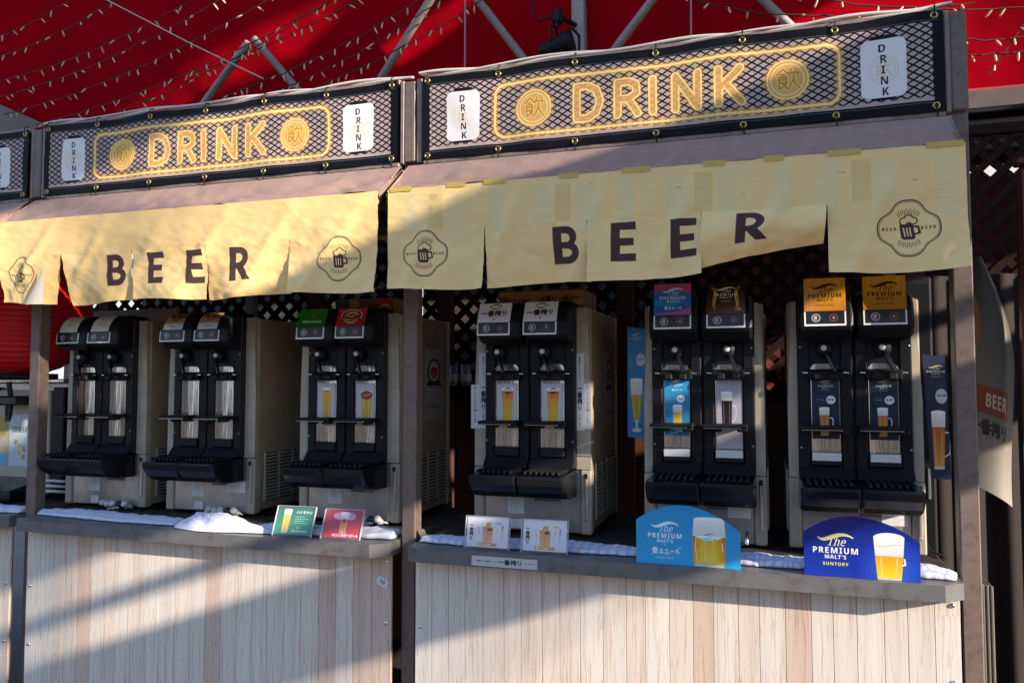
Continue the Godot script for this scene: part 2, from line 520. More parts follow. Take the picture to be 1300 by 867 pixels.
func make_materials() -> void:
	mottle = noise_tex(0.012, 0.87, 1.0)
	var chipped := noise_tex(0.02, 0.7, 1.0)
	var gr := Gradient.new()
	gr.offsets = PackedFloat32Array([0.0, 0.27, 0.33, 0.62, 0.72, 1.0])
	gr.colors = PackedColorArray([Color(0.84, 0.83, 0.82), Color(0.88, 0.87, 0.86), Color(0.95, 0.95, 0.95), Color(0.97, 0.97, 0.97), Color(1, 1, 1), Color(1, 1, 1)])
	chipped.color_ramp = gr
	grain_normal = noise_tex(0.03, 0.0, 1.0)
	grain_normal.as_normal_map = true
	grain_normal.bump_strength = 3.0
	grain_normal.color_ramp = null
	mat("post_brown", Color(0.18, 0.132, 0.108), 0.5, 0.0, 2.0).albedo_texture = chipped
	mat("frame_tan", Color(0.27, 0.205, 0.165), 0.5, 0.0, 2.0).albedo_texture = chipped
	mat("black_plastic", Color(0.008, 0.009, 0.011), 0.42).metallic_specular = 0.33
	mat("black_gloss", Color(0.008, 0.009, 0.011), 0.22)
	mat("black_soft", Color(0.011, 0.011, 0.013), 0.55).metallic_specular = 0.35
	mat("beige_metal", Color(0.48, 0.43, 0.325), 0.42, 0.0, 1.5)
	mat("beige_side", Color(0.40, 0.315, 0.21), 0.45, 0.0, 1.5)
	mat("brown_side", Color(0.22, 0.155, 0.095), 0.5, 0.0, 1.5)
	mat("dark_hole", Color(0.012, 0.011, 0.01), 0.8)
	var st := mat("steel", Color(0.60, 0.57, 0.52), 0.16, 1.0)
	st.normal_enabled = true
	st.normal_texture = grain_normal
	st.normal_scale = 0.5
	st.uv1_triplanar = true
	st.uv1_scale = Vector3(9, 0.12, 9)
	mat("steel_panel", Color(0.60, 0.55, 0.50), 0.34, 0.7, 2.0)
	mat("chrome", Color(0.75, 0.75, 0.76), 0.15, 1.0)
	mat("white_paper", Color(0.68, 0.68, 0.66), 0.55)
	mat("white_plastic", Color(0.62, 0.63, 0.64), 0.4)
	mat("counter_grey", Color(0.155, 0.155, 0.155), 0.36, 0.0, 1.2).albedo_texture = chipped
	mat("deck_dark", Color(0.03, 0.028, 0.027), 0.7, 0.0, 1.0)
	var aw := mat("awning_cloth", Color(0.41, 0.265, 0.215), 0.85, 0.0, 2.5)
	fabric(aw, 0.1)
	mat("lattice_brown", Color(0.032, 0.017, 0.013), 0.8, 0.0, 2.0).metallic_specular = 0.15
	mat("board_brown", Color(0.09, 0.047, 0.034), 0.8, 0.0, 1.0).metallic_specular = 0.2
	mat("white_pole", Color(0.40, 0.36, 0.33), 0.45, 0.0, 1.0)
	mat("brass", Color(0.50, 0.36, 0.14), 0.3, 1.0)
	mat("yellow_tape", Color(0.62, 0.44, 0.09), 0.5)
	mat("cable_white", Color(0.62, 0.58, 0.53), 0.5)
	mat("wire_dark", Color(0.05, 0.03, 0.025), 0.6)
	mat("gap_dark", Color(0.18, 0.12, 0.10), 0.8)
	var w := printed("planks", wood_tex(), 0.62)
	w.uv1_scale = Vector3(2.2, 0.9, 1)
	w.albedo_color = Color(0.90, 0.88, 0.865)
	for k in 4:
		var wv: StandardMaterial3D = w.duplicate()
		wv.resource_name = "planks_%d" % k
		wv.albedo_color = [Color(0.92, 0.905, 0.89), Color(0.89, 0.855, 0.83), Color(0.895, 0.89, 0.882), Color(0.85, 0.775, 0.735)][k]
		mats["planks_%d" % k] = wv
	printed("banner", banner_tex(), 0.55).metallic_specular = 0.25
	var nm := printed("noren", noren_tex(false), 0.9)
	nm.albedo_color = Color(1.0, 0.99, 0.97)
	fabric(nm, 0.16)
	var nr := printed("noren_lined", noren_tex(true), 0.9)
	fabric(nr, 0.16)
	var crinkle := noise_tex(0.006, 0.0, 1.0)
	(crinkle.noise as FastNoiseLite).fractal_type = FastNoiseLite.FRACTAL_RIDGED
	(crinkle.noise as FastNoiseLite).fractal_octaves = 3
	crinkle.color_ramp = null
	crinkle.as_normal_map = true
	crinkle.bump_strength = 5.0
	for q in [[nm, Vector3(3.0, 0.8, 1), 0.35], [nr, Vector3(2.6, 0.9, 1), 0.45], [aw, Vector3(2.2, 2.2, 2.2), 0.3]]:
		q[0].normal_enabled = true
		q[0].normal_texture = crinkle
		q[0].normal_scale = q[2]
		if q[0] != aw:
			q[0].uv1_scale = Vector3.ONE
	var rd := mat("red_canvas", Color(0.48, 0.0012, 0.011), 0.9, 0.0, 0.35)
	rd.metallic_specular = 0.12
	rd.backlight_enabled = true
	rd.backlight = Color(0.25, 0.25, 0.25)
	rd.cull_mode = BaseMaterial3D.CULL_DISABLED
	var cl := mat("clear_acrylic", Color(1, 1, 1), 0.05)
	cl.transparency = BaseMaterial3D.TRANSPARENCY_ALPHA
	cl.albedo_color = Color(0.95, 0.97, 1.0, 0.03)
	cl.metallic_specular = 0.12

# ---------------------------------------------------------------- ground, and what stands to the right out of the frame
func make_ground_and_surroundings() -> void:
	var g := MB.new()
	g.sheet(func(u, v): return Vector3(lerpf(-250, 250, u), 0, lerpf(-250, 250, v)), 24, 24)
	var gm := mat("paving", Color(0.15, 0.115, 0.09), 0.85, 0.0, 0.4)
	structure("ground", g, gm)
	# the neighbouring pavilion: its eaves, rails and cloth stand between the low sun and the stalls
	var p := thing("pavilion", "two tiered timber pavilion with cloth valances to the right of the stalls", "pavilion", Vector3(3.5, 0, 0))
	var tim := mat("pavilion_timber", Color(0.2, 0.13, 0.09), 0.7, 0.0, 1.0)
	var clo := mat("pavilion_cloth", Color(0.45, 0.40, 0.34), 0.85, 0.0, 1.0)
	part("eave_beam", MB.new().box(Vector3(0.05, 2.483, 1.5), Vector3(0.10, 0.345, 9), 0.01), tim, p)
	part("rail", MB.new().tube([Vector3(0, 2.812, -3), Vector3(0, 2.812, 6)], 0.036, 12), tim, p)
	part("valance", MB.new().box(Vector3(0, 3.368, 1.5), Vector3(0.03, 0.735, 9)), clo, p)
	part("hung_cloth", MB.new().box(Vector3(-0.03, 2.925, 1.58), Vector3(0.02, 0.19, 0.56)), clo, p)
	# the upper cloth hangs in two overlapping lengths with two short slits where they do not quite meet
	part("lower_cloth", MB.new().sweep(PackedVector2Array([Vector2(-3, 4.63), Vector2(6, 4.63), Vector2(6, 6.3), Vector2(1.2, 6.3), Vector2(1.16, 6.12), Vector2(0.66, 5.86), Vector2(0.6, 5.9), Vector2(0.5, 5.66), Vector2(0.5, 5.50), Vector2(0.25, 5.50), Vector2(0.25, 5.62), Vector2(-3, 5.62)]), -0.01, 0.01), clo, p)
	part("upper_cloth", MB.new().sweep(PackedVector2Array([Vector2(-3, 7.7), Vector2(-3, 5.5), Vector2(0.22, 5.5), Vector2(0.24, 5.66), Vector2(0.5, 5.66), Vector2(0.53, 5.62), Vector2(0.6, 5.8), Vector2(0.66, 6.03), Vector2(1.16, 6.29), Vector2(1.22, 6.2), Vector2(6, 6.2), Vector2(6, 7.7)]), 0.015, 0.035), clo, p)
	for x in [0.25, 2.7]:
		for z in [-2.9, 5.9]:
			part("post", MB.new().box(Vector3(x, 3.85, z), Vector3(0.14, 7.7, 0.14), 0.01), tim, p)
	part("roof", MB.new().box(Vector3(1.4, 7.75, 1.5), Vector3(3.0, 0.06, 9.2)), clo, p)
	bare_tree()
	# the building across the square, behind the photographer
	var bd := thing("arcade_building", "long two storey brick arcade with pale columns across the square", "building", Vector3(-3, 0, 26))
	part("wall", MB.new().box(Vector3(0, 3.2, 0.4), Vector3(34, 6.4, 0.4), 0.03), mat("arcade_brick", Color(0.34, 0.27, 0.22), 0.8, 0.0, 0.5), bd)
	part("roof", MB.new().sweep(PackedVector2Array([Vector2(-0.4, 6.4), Vector2(6, 6.4), Vector2(3, 7.8)]), -17.4, 17.4), mat("arcade_roof", Color(0.06, 0.055, 0.055), 0.8), bd)
	for k in 15:
		part("column", MB.new().box(Vector3(-16.1 + k * 2.3, 1.6, 0.0), Vector3(0.45, 3.2, 0.4), 0.03), mat("arcade_stone", Color(0.5, 0.46, 0.4), 0.7, 0.0, 0.5), bd)
		var wn := part("window", MB.new().box(Vector3(-15.0 + k * 2.3, 4.7, 0.19), Vector3(1.0, 1.5, 0.05), 0.01), mats["white_plastic"], bd)
		part("pane", MB.new().box(Vector3(-15.0 + k * 2.3, 4.7, 0.16), Vector3(0.86, 1.36, 0.02), 0.004), mats["black_gloss"], wn)
		part("door", MB.new().box(Vector3(-15.0 + k * 2.3, 1.25, 0.19), Vector3(1.1, 2.4, 0.05), 0.01), mat("arcade_door", Color(0.12, 0.08, 0.06), 0.5), bd)

func bare_tree() -> void:
	var tr := thing("bare_tree", "leafless tree with thin spreading twigs beyond the pavilion", "tree", Vector3(17.0, 0, 7.3))
	var bark := mat("bark", Color(0.08, 0.06, 0.05), 0.9)
	var r := RandomNumberGenerator.new()
	r.seed = 21
	part("trunk", MB.new().tube([Vector3.ZERO, Vector3(0.1, 4.0, 0.05), Vector3(-0.1, 9.5, 0)], 0.11, 8, 0.03), bark, tr)
	for k in 14:
		var m := MB.new()
		var a := TAU * k / 5.3 + r.randf() * 0.4
		var p0 := Vector3(0, 5.2 + k * 0.3, 0)
		var dir := Vector3(cos(a), r.randf_range(0.5, 1.1), sin(a)).normalized()
		var len := r.randf_range(1.6, 3.2)
		var p1 := p0 + dir * len
		m.tube([p0, p0.lerp(p1, 0.5) + Vector3(0, -0.12, 0), p1], 0.026, 5, 0.01)
		for j in 9:
			var q := p0.lerp(p1, r.randf_range(0.3, 1.0))
			var d2 := (dir + Vector3(r.randf_range(-1, 1), r.randf_range(-0.3, 0.9), r.randf_range(-1, 1))).normalized() * r.randf_range(0.5, 1.2)
			m.tube([q, q + d2 * 0.5 + Vector3(0, 0.05, 0), q + d2], 0.010, 4, 0.004)
		part("limb", m, bark, tr)

# ---------------------------------------------------------------- the red tent
func canopy_at(x: float, z: float) -> Vector3:
	var y := 3.08 + 2.25 * (z + 1.9)
	var sag := 0.035 * noise.get_noise_2d(x * 0.9 + z * 2.0, z * 0.6 + 9.0) + 0.012 * noise.get_noise_2d(x * 3.1 - z * 5.0, z + 4.0) + 0.05 * sin(x * 2.1 + z) + 0.03 * noise.get_noise_2d(x * 0.8, z * 2.0) + 0.05 * absf(sin(x * PI / 1.78))
	return Vector3(x, y - 0.02, z - sag * 0.7)

func make_tent() -> void:
	var tent := thing("festival_tent", "big red canvas tent roof on pale metal struts above the stalls", "tent")
	part("canopy", MB.new().sheet(func(u, v): return canopy_at(lerpf(-7.5, 3.2, u), lerpf(0.1, -1.9, v)), 220, 60), mats["red_canvas"], tent)
	var hem := mat("hem", Color(0.40, 0.05, 0.06), 0.8, 0.0, 1.0)
	part("hem", MB.new().sheet(func(u, v): return canopy_at(lerpf(-7.5, 3.2, u), -1.9) + Vector3(0, -0.075 * v + 0.012 * sin(u * 41) * v, 0.01), 60, 2), hem, tent)
	part("grey_flap", MB.new().sheet(func(u, v): return Vector3(-4.93 - 2.2 * u, lerpf(3.40 + 0.98 * u, 3.38 - 0.06 * u, v), -1.66 + 0.25 * u - 0.03 * sin(u * 6)), 14, 6), mat("grey_canvas", Color(0.22, 0.18, 0.15), 0.8, 0.0, 0.5), tent)
	for q in [[Vector3(-3.49, 3.39, -1.61), Vector3(-3.09, 3.66, -1.49)], [Vector3(-3.03, 3.69, -1.48), Vector3(-2.79, 3.38, -1.62)], [Vector3(-2.23, 3.37, -1.62), Vector3(-1.82, 3.74, -1.46)],
			[Vector3(-1.53, 3.70, -1.47), Vector3(-1.29, 3.37, -1.62)], [Vector3(-0.81, 3.35, -1.63), Vector3(-0.56, 3.58, -1.53)], [Vector3(0.0, 3.51, -1.56), Vector3(0.16, 3.35, -1.63)]]:
		var d: Vector3 = (q[1] - q[0]).normalized()
		var low: float = minf(q[0].y, q[1].y)
		part("strut", MB.new().tube([q[0] - d * (0.5 if q[0].y == low else (0.0 if q[0].x < -3.0 else 0.4)), q[1] + d * (0.5 if q[1].y == low else (0.02 if q[1].x < -3.0 else 0.4))], 0.024), mats["white_pole"], tent)
	part("upright", MB.new().box(Vector3(-0.99, 2.9, -1.66), Vector3(0.075, 2.4, 0.075), 0.006), mats["white_pole"], tent)
	# the eave gutter and boards under the hem
	part("gutter", MB.new().box(Vector3(-1.0, 2.975, -1.93), Vector3(9.0, 0.115, 0.12), 0.02), mat("gutter_grey", Color(0.13, 0.10, 0.09), 0.5, 0.0, 1.0), tent)
	part("soffit", MB.new().box(Vector3(-1.0, 2.87, -2.03), Vector3(9.0, 0.38, 0.03), 0.004), mats["board_brown"], tent)
	part("gutter_lip", MB.new().box(Vector3(-1.0, 2.905, -1.86), Vector3(9.0, 0.022, 0.09), 0.005), mats["black_soft"], tent)
	part("fascia_board", MB.new().box(Vector3(-1.0, 2.83, -1.90), Vector3(9.0, 0.10, 0.05), 0.008), mat("fascia", Color(0.14, 0.10, 0.085), 0.6, 0.0, 1.0), tent)
	part("fascia_board", MB.new().box(Vector3(-1.0, 2.745, -1.89), Vector3(9.0, 0.055, 0.05), 0.006), mat("fascia_dark", Color(0.03, 0.02, 0.016), 0.6), tent)

# ---------------------------------------------------------------- lattice, boards and what is behind
func make_back_of_stalls() -> void:
	var x0 := -4.6
	var x1 := 1.75
	var y0 := 1.5
	var y1 := 2.74
	var lt := thing("lattice_fence", "dark brown diagonal lattice fence along the back of the stalls", "fence", Vector3(0, 0, -1.6))
	var pitch := 0.1065
	var n := int((x1 - x0 + y1 - y0) / pitch) + 1
	for dirn in [1, -1]:
		for k in n:
			# the line x = c + dirn * (y - y0)
			var c := x0 - (y1 - y0) + k * pitch if dirn > 0 else x0 + k * pitch
			var ya := y0
			var yb := y1
			if dirn > 0:
				ya = maxf(y0, y0 + (x0 - c))
				yb = minf(y1, y0 + (x1 - c))
			else:
				ya = maxf(y0, y0 + (c - x1))
				yb = minf(y1, y0 + (c - x0))
			if yb - ya < 0.05:
				continue
			var m := MB.new()
			var a := Vector3(c + dirn * (ya - y0), ya, 0.005 * dirn)
			var b := Vector3(c + dirn * (yb - y0), yb, 0.005 * dirn)
			m.t = Transform3D(Basis(Vector3.BACK, atan2(b.y - a.y, b.x - a.x)), (a + b) / 2)
			m.box(Vector3.ZERO, Vector3(a.distance_to(b), 0.036, 0.009), 0.002)
			part("slat", m, mats["lattice_brown"], lt)
	part("rail", MB.new().box(Vector3((x0 + x1) / 2, y0 - 0.02, 0), Vector3(x1 - x0, 0.06, 0.05), 0.005), mats["lattice_brown"], lt)
	part("rail", MB.new().box(Vector3((x0 + x1) / 2, y1 + 0.002, 0), Vector3(x1 - x0, 0.05, 0.05), 0.005), mats["lattice_brown"], lt)
	for x in [-4.2, -2.6, -1.75, -0.72, 0.66, 1.6]:
		part("post", MB.new().box(Vector3(x, 1.38, 0.055), Vector3(0.09, 2.74, 0.06), 0.005), mats["board_brown"], lt)
	for k in 46:
		part("board", MB.new().box(Vector3(x0 + 0.069 + k * 0.138, 0.75, rng.randf_range(-0.002, 0.002)), Vector3(0.135, 1.44, 0.02), 0.002), mats["board_brown"], lt)
	# beyond the lattice: pale screens, red cloth and open air
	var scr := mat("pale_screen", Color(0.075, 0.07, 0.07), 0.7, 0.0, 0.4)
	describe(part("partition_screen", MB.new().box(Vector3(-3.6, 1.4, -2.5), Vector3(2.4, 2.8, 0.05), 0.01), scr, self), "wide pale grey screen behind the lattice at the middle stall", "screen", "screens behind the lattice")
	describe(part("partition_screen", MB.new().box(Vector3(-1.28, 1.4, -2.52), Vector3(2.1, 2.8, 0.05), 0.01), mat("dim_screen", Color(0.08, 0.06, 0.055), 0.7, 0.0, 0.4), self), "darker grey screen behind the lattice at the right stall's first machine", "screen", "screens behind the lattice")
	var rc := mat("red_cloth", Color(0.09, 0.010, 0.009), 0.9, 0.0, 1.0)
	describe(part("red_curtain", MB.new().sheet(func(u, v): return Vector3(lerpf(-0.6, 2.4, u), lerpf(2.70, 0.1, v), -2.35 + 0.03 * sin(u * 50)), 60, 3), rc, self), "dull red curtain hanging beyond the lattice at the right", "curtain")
	var wl := mat("far_white", Color(0.75, 0.74, 0.7), 0.8, 0.0, 0.2)
	describe(part("white_wall", MB.new().box(Vector3(3.0, 2.2, -9), Vector3(9.0, 4.4, 0.2), 0.02), wl, self), "bright white wall far beyond the lattice at the right", "wall")
	structure("stall_floor", MB.new().box(Vector3(-1.6, 0.03, -0.75), Vector3(7.2, 0.06, 1.7)), mats["deck_dark"])

# ---------------------------------------------------------------- one stall: frame, sign, awning, beer curtain, counter
func banner_tex() -> ImageTexture:
	var W := 2048
	var H := 362
	var cv := Cv.new(W, H, C("121318"), self, 1)
	cv.im.fill_rect(Rect2i(34, 40, W - 68, H - 80), C("b8a5a0"))
	# expanded metal: two families of zigzag strands
	var dark := C("131318")
	for k in range(-2, 50):
		for sgn in [1, -1]:
			var L := PackedVector2Array()
			var R := PackedVector2Array()
			for j in 22:
				var y := 40.0 + j * 13.5
				if y > H - 40:
					break
				var o: float = (j % 2) * 21.5 * sgn
				var th := 5.0 + (1.4 if j % 2 else 0.0)
				L.append(Vector2(clampf(34 + k * 43 + o - th, 34, W - 34), y))
				R.insert(0, Vector2(clampf(34 + k * 43 + o + th, 34, W - 34), y))
			cv.poly([L + R], dark)
	# stitching
	for y in [33.0, H - 33.0]:
		for x in range(20, W - 20, 9):
			cv.im.fill_rect(Rect2i(x, y, 5, 2), C("8a8a88"))
	cv.im.fill_rect(Rect2i(1012, 0, 3, H), C("4a484c"))
	# the neon print
	var top := Image.create(W, H, false, Image.FORMAT_RGBA8)
	var nv := Cv.new(8, 8, Color(0, 0, 0, 0), self, 1)
	nv.w = W
	nv.h = H
	nv.im = top
	var shapes := func(r: float, col: Color):
		var fx := 340.0
		var fw := 1360.0
		var outer := Cv.rr(fx - r, 72 - r, fw + 2 * r, 224 + 2 * r, 46 + r)
		var inner := Cv.rr(fx + r, 72 + r, fw - 2 * r, 224 - 2 * r, 46 - r)
		nv.poly([outer, inner], col)
	var letters := [
		[[Vector2(0, 0), Vector2(0, 1), Vector2(0.35, 1), Vector2(0.62, 0.85), Vector2(0.74, 0.5), Vector2(0.62, 0.15), Vector2(0.35, 0), Vector2(0, 0)]],
		[[Vector2(0, 1), Vector2(0, 0), Vector2(0.36, 0), Vector2(0.56, 0.1), Vector2(0.58, 0.38), Vector2(0.36, 0.52), Vector2(0.02, 0.52)], [Vector2(0.32, 0.52), Vector2(0.62, 1)]],
		[[Vector2(0, 0), Vector2(0, 1)]],
		[[Vector2(0, 1), Vector2(0, 0), Vector2(0.66, 1), Vector2(0.66, 0)]],
		[[Vector2(0, 0), Vector2(0, 1)], [Vector2(0.62, 0), Vector2(0.02, 0.56)], [Vector2(0.2, 0.42), Vector2(0.66, 1)]]]
	var lx := [696, 866, 1007, 1096, 1262]
	var word := func(th: float, col: Color):
		for i in 5:
			for s in letters[i]:
				var q := []
				for p in s:
					q.append(Vector2(lx[i], 122) + Vector2(p.x * 132, p.y * 132))
				nv.line(q, th, col)
	var discs := func(r: float, th: float, col: Color):
		for x in [511, 1517]:
			if th > 0:
				nv.ring(x, 187, r, th, col)
			else:
				nv.oval(x, 187, r, r, col)
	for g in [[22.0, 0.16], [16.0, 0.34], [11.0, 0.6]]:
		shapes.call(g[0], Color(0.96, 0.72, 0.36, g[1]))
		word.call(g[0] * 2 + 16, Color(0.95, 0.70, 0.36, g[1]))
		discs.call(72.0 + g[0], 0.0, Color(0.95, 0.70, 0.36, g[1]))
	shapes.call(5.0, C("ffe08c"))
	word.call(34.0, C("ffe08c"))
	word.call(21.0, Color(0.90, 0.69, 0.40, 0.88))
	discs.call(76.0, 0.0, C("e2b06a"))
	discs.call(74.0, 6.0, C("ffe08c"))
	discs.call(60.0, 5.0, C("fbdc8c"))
	for x in [511, 1517]:
		nv.kanji("飲", x - 44, 140, 90, 14, C("f9d878"))
		nv.kanji("飲", x - 44, 140, 90, 7, C("c98f42"))
	cv.im.blend_rect(top, Rect2i(0, 0, W, H), Vector2i.ZERO)
	# the white plates
	for x in [117.0, 1773.0]:
		cv.rect(x + 34, 64, 84, 240, C("17181d"))
		cv.rrect(x, 78, 153, 216, 26, C("e9e8e4"))
		cv.ring(x + 76, 190, 50, 3, C("e3cfae"))
		cv.ring(x + 76, 190, 40, 2, C("e3cfae"))
		cv.kanji("飲", x + 46, 160, 60, 5, C("e6d5b8"))
		for i in 5:
			cv.text("DRINK"[i], x + 76 + [-4, 0, 0, 3, 5][i], 126 + i * 40, 29, C("26262c"), 1)
	return cv.tex()

func noren_tex(showing: bool) -> ImageTexture:
	var W := 2048
	var H := 412
	var cv := Cv.new(W, H, C("fad794"), self, 2)
	if showing:      # the striped lining shows through the upper half
		for j in 12:
			cv.rect(70 + j * 170 + (j * 37) % 30, 26 + (j * 13) % 9, 64, 150 + (j * 29) % 40, C("efd89c"))
			if j % 3 == 1:
				cv.rect(10 + j * 170, 30, 60, 140, C("eccb88"))
		for j in 5:
			cv.rect(820 + j * 260 + (j * 53) % 90, 34 + (j * 41) % 90, 14 + (j * 7) % 12, 4, C("c8ae78"))
	var ink := C("4a3333")
	# BEER in plain geometric capitals
	var y0 := 192.0
	var y1 := 340.0
	var th := 33.0
	var mid := (y0 + y1) / 2
	var bar := func(x, y, w, h): cv.rect(x, y, w, h, ink)
	# B
	var bx := 678.0
	var lobe := func(x, ya, yb, w, r):
		var o := PackedVector2Array([Vector2(x, ya)])
		for i in 13:
			var a := -PI / 2 + PI * i / 12.0
			o.append(Vector2(x + w - r + cos(a) * r, (ya + yb) / 2 + sin(a) * (yb - ya) / 2))
		o.append(Vector2(x, yb))
		return o
	cv.poly([lobe.call(bx, y0, mid + 8, 90.0, 38.0), lobe.call(bx + th, y0 + 28, mid - 10, 90.0 - th - 26, 16.0)], ink)
	cv.poly([lobe.call(bx, mid - 12, y1, 98.0, 42.0), lobe.call(bx + th, mid + 14, y1 - 28, 98.0 - th - 28, 20.0)], ink)
	for ex in [902.0, 1115.0]:
		bar.call(ex, y0, th, y1 - y0)
		bar.call(ex, y0, 90, 29)
		bar.call(ex, mid - 14, 82, 28)
		bar.call(ex, y1 - 29, 90, 29)
	var rx := 1342.0
	cv.poly([lobe.call(rx, y0, mid + 22, 94.0, 46.0), lobe.call(rx + th, y0 + 28, mid - 5, 94.0 - th - 28, 22.0)], ink)
	bar.call(rx, y0, th, y1 - y0)
	cv.poly([PackedVector2Array([Vector2(rx + 34, mid + 16), Vector2(rx + 68, mid + 10), Vector2(rx + 106, y1), Vector2(rx + 68, y1)])], ink)
	# the two emblems
	for ex in [166.0, 1878.0]:
		var ey := 268.0
		var quatre := func(k: float) -> PackedVector2Array:
			var p := PackedVector2Array()
			for i in 120:
				var a := TAU * i / 120.0
				var r := 91.0 * (1.0 + 0.088 * cos(4 * a) - 0.022 * cos(8 * a)) * k
				p.append(Vector2(ex + cos(a) * r * 0.99, ey + sin(a) * r * 0.97))
			return p
		cv.poly([quatre.call(1.0), quatre.call(0.955)], ink)
		cv.poly([quatre.call(0.93), quatre.call(0.915)], ink)
		for sgn in [-1, 1]:
			for i in range(-6, 7):
				var a: float = i * 0.1
				var r0: float = 46.0 + 4 * absf(i % 2)
				cv.line([Vector2(ex + sin(a) * r0, ey + sgn * cos(a) * r0 ), Vector2(ex + sin(a) * (r0 + 15), ey + sgn * cos(a) * (r0 + 15))], 1.7, ink)
			cv.text("BEER", ex + sgn * 58, ey + 5, 10, ink, 1, 1.1, 0.0, 3.0)
		var q := func(x, y): return Vector2(ex + x * 0.98 - y * -0.16, ey + y)
		cv.poly([PackedVector2Array([q.call(-25, -14), q.call(16, -18), q.call(15, 32), q.call(8, 37), q.call(-22, 37), q.call(-28, 31)])], ink)
		for k in 3:
			cv.line([q.call(-15 + k * 9.5, -2), q.call(-15 + k * 9.0, 25)], 4.2, C("fad794"))
		cv.line([q.call(15, -6), q.call(30, -5), q.call(31, 16), q.call(14, 20)], 6.5, ink)
		for b in [[-17, -24, 12], [-3, -32, 13], [11, -25, 11]]:
			cv.ring(ex + b[0] + 4, ey + b[1], b[2], 4, ink)
		for b in [[-17, -24, 10], [-3, -32, 11], [11, -25, 9]]:
			cv.oval(ex + b[0] + 4, ey + b[1], b[2], b[2], C("fad794"))
	return cv.tex()

# the hanging cloth: u along, v down; crumple and swing differ by stall
func noren_at(u: float, v: float, flap: int, k: int) -> Vector3:
	var x := 1.746 * u
	var amp := 0.75 if k == 2 else 1.0
	var fold := 0.010 * amp * v * sin(u * 34.0 + k * 2.0 + 1.5 * v) + 0.014 * amp * noise.get_noise_3d(u * 7.0, v * 1.6, k * 5.0) * (0.3 + v) + 0.005 * amp * (noise.get_noise_2d(u * 23.0 + v * 5.0, k * 3.0 + v * 1.5))
	fold += 0.005 * absf(noise.get_noise_3d(u * 20.0 + v * 9.0, v * 7.0, 20.0 + k))
	var y := 0.352 * v
	var z := 0.0
	var d := maxf(0.0, v - 0.42) / 0.58
	fold += (0.013 if k == 2 else 0.010) * maxf(0.0, 1.0 - absf(fposmod(u * 6.3 + v * (0.9 if k == 1 else 0.5) + k * 0.37, 1.0) - 0.5) * 7.0)   # a few long creases
	if flap >= 0:
		var c := (flap + 0.5) / 5.0
		var rel := (u - c) * 5.0   # -0.5 .. 0.5 over the flap
		var S: Array = [[0.0, 0.1, 0.0, 0.0], [0.05, -0.2, 0.0, 0.0], [0.0, 0.2, 0.0, 0.02], [-0.1, -0.2, 0.0, 0.01], [0.05, 0.2, 0.0, 0.0]] if k == 1 else [[0.0, 0.1, 0.0, 0.0], [0.0, -0.15, 0.0, 0.01], [0.0, 0.15, 0.05, 0.0], [0.0, -0.1, 0.30, -0.01], [0.0, 0.1, 0.0, 0.0]]
		var q: Array = S[flap]
		x += q[3] * d + q[0] * 0.1 * d * d
		z += 0.10 * d * d * q[1] + 0.05 * d * rel * q[1]
		if q[2] > 0:     # a flap that is puckered up
			y -= 0.36 * q[2] * d * (0.55 + rel * 0.5 if flap == 3 else 0.4 + rel)
			z += 0.08 * q[2] * sin(d * PI)
		y -= 0.007 * d * (1.0 + sin(u * 17.0 + k))
		if k == 1 and flap == 0 and rel > 0.0:   # the corner that is turned up
			z -= 0.10 * d * rel
		if k == 1 and flap == 0:
			x -= d * (0.11 * rel + 0.005)
			y -= 0.02 * d * absf(rel)
		if k == 1 and flap == 1 and rel < 0.3:
			x += 0.05 * d * (0.3 - rel)
	return Vector3(x, -y, z + fold * (0.15 + 0.85 * minf(1.0, v * 2.2)))

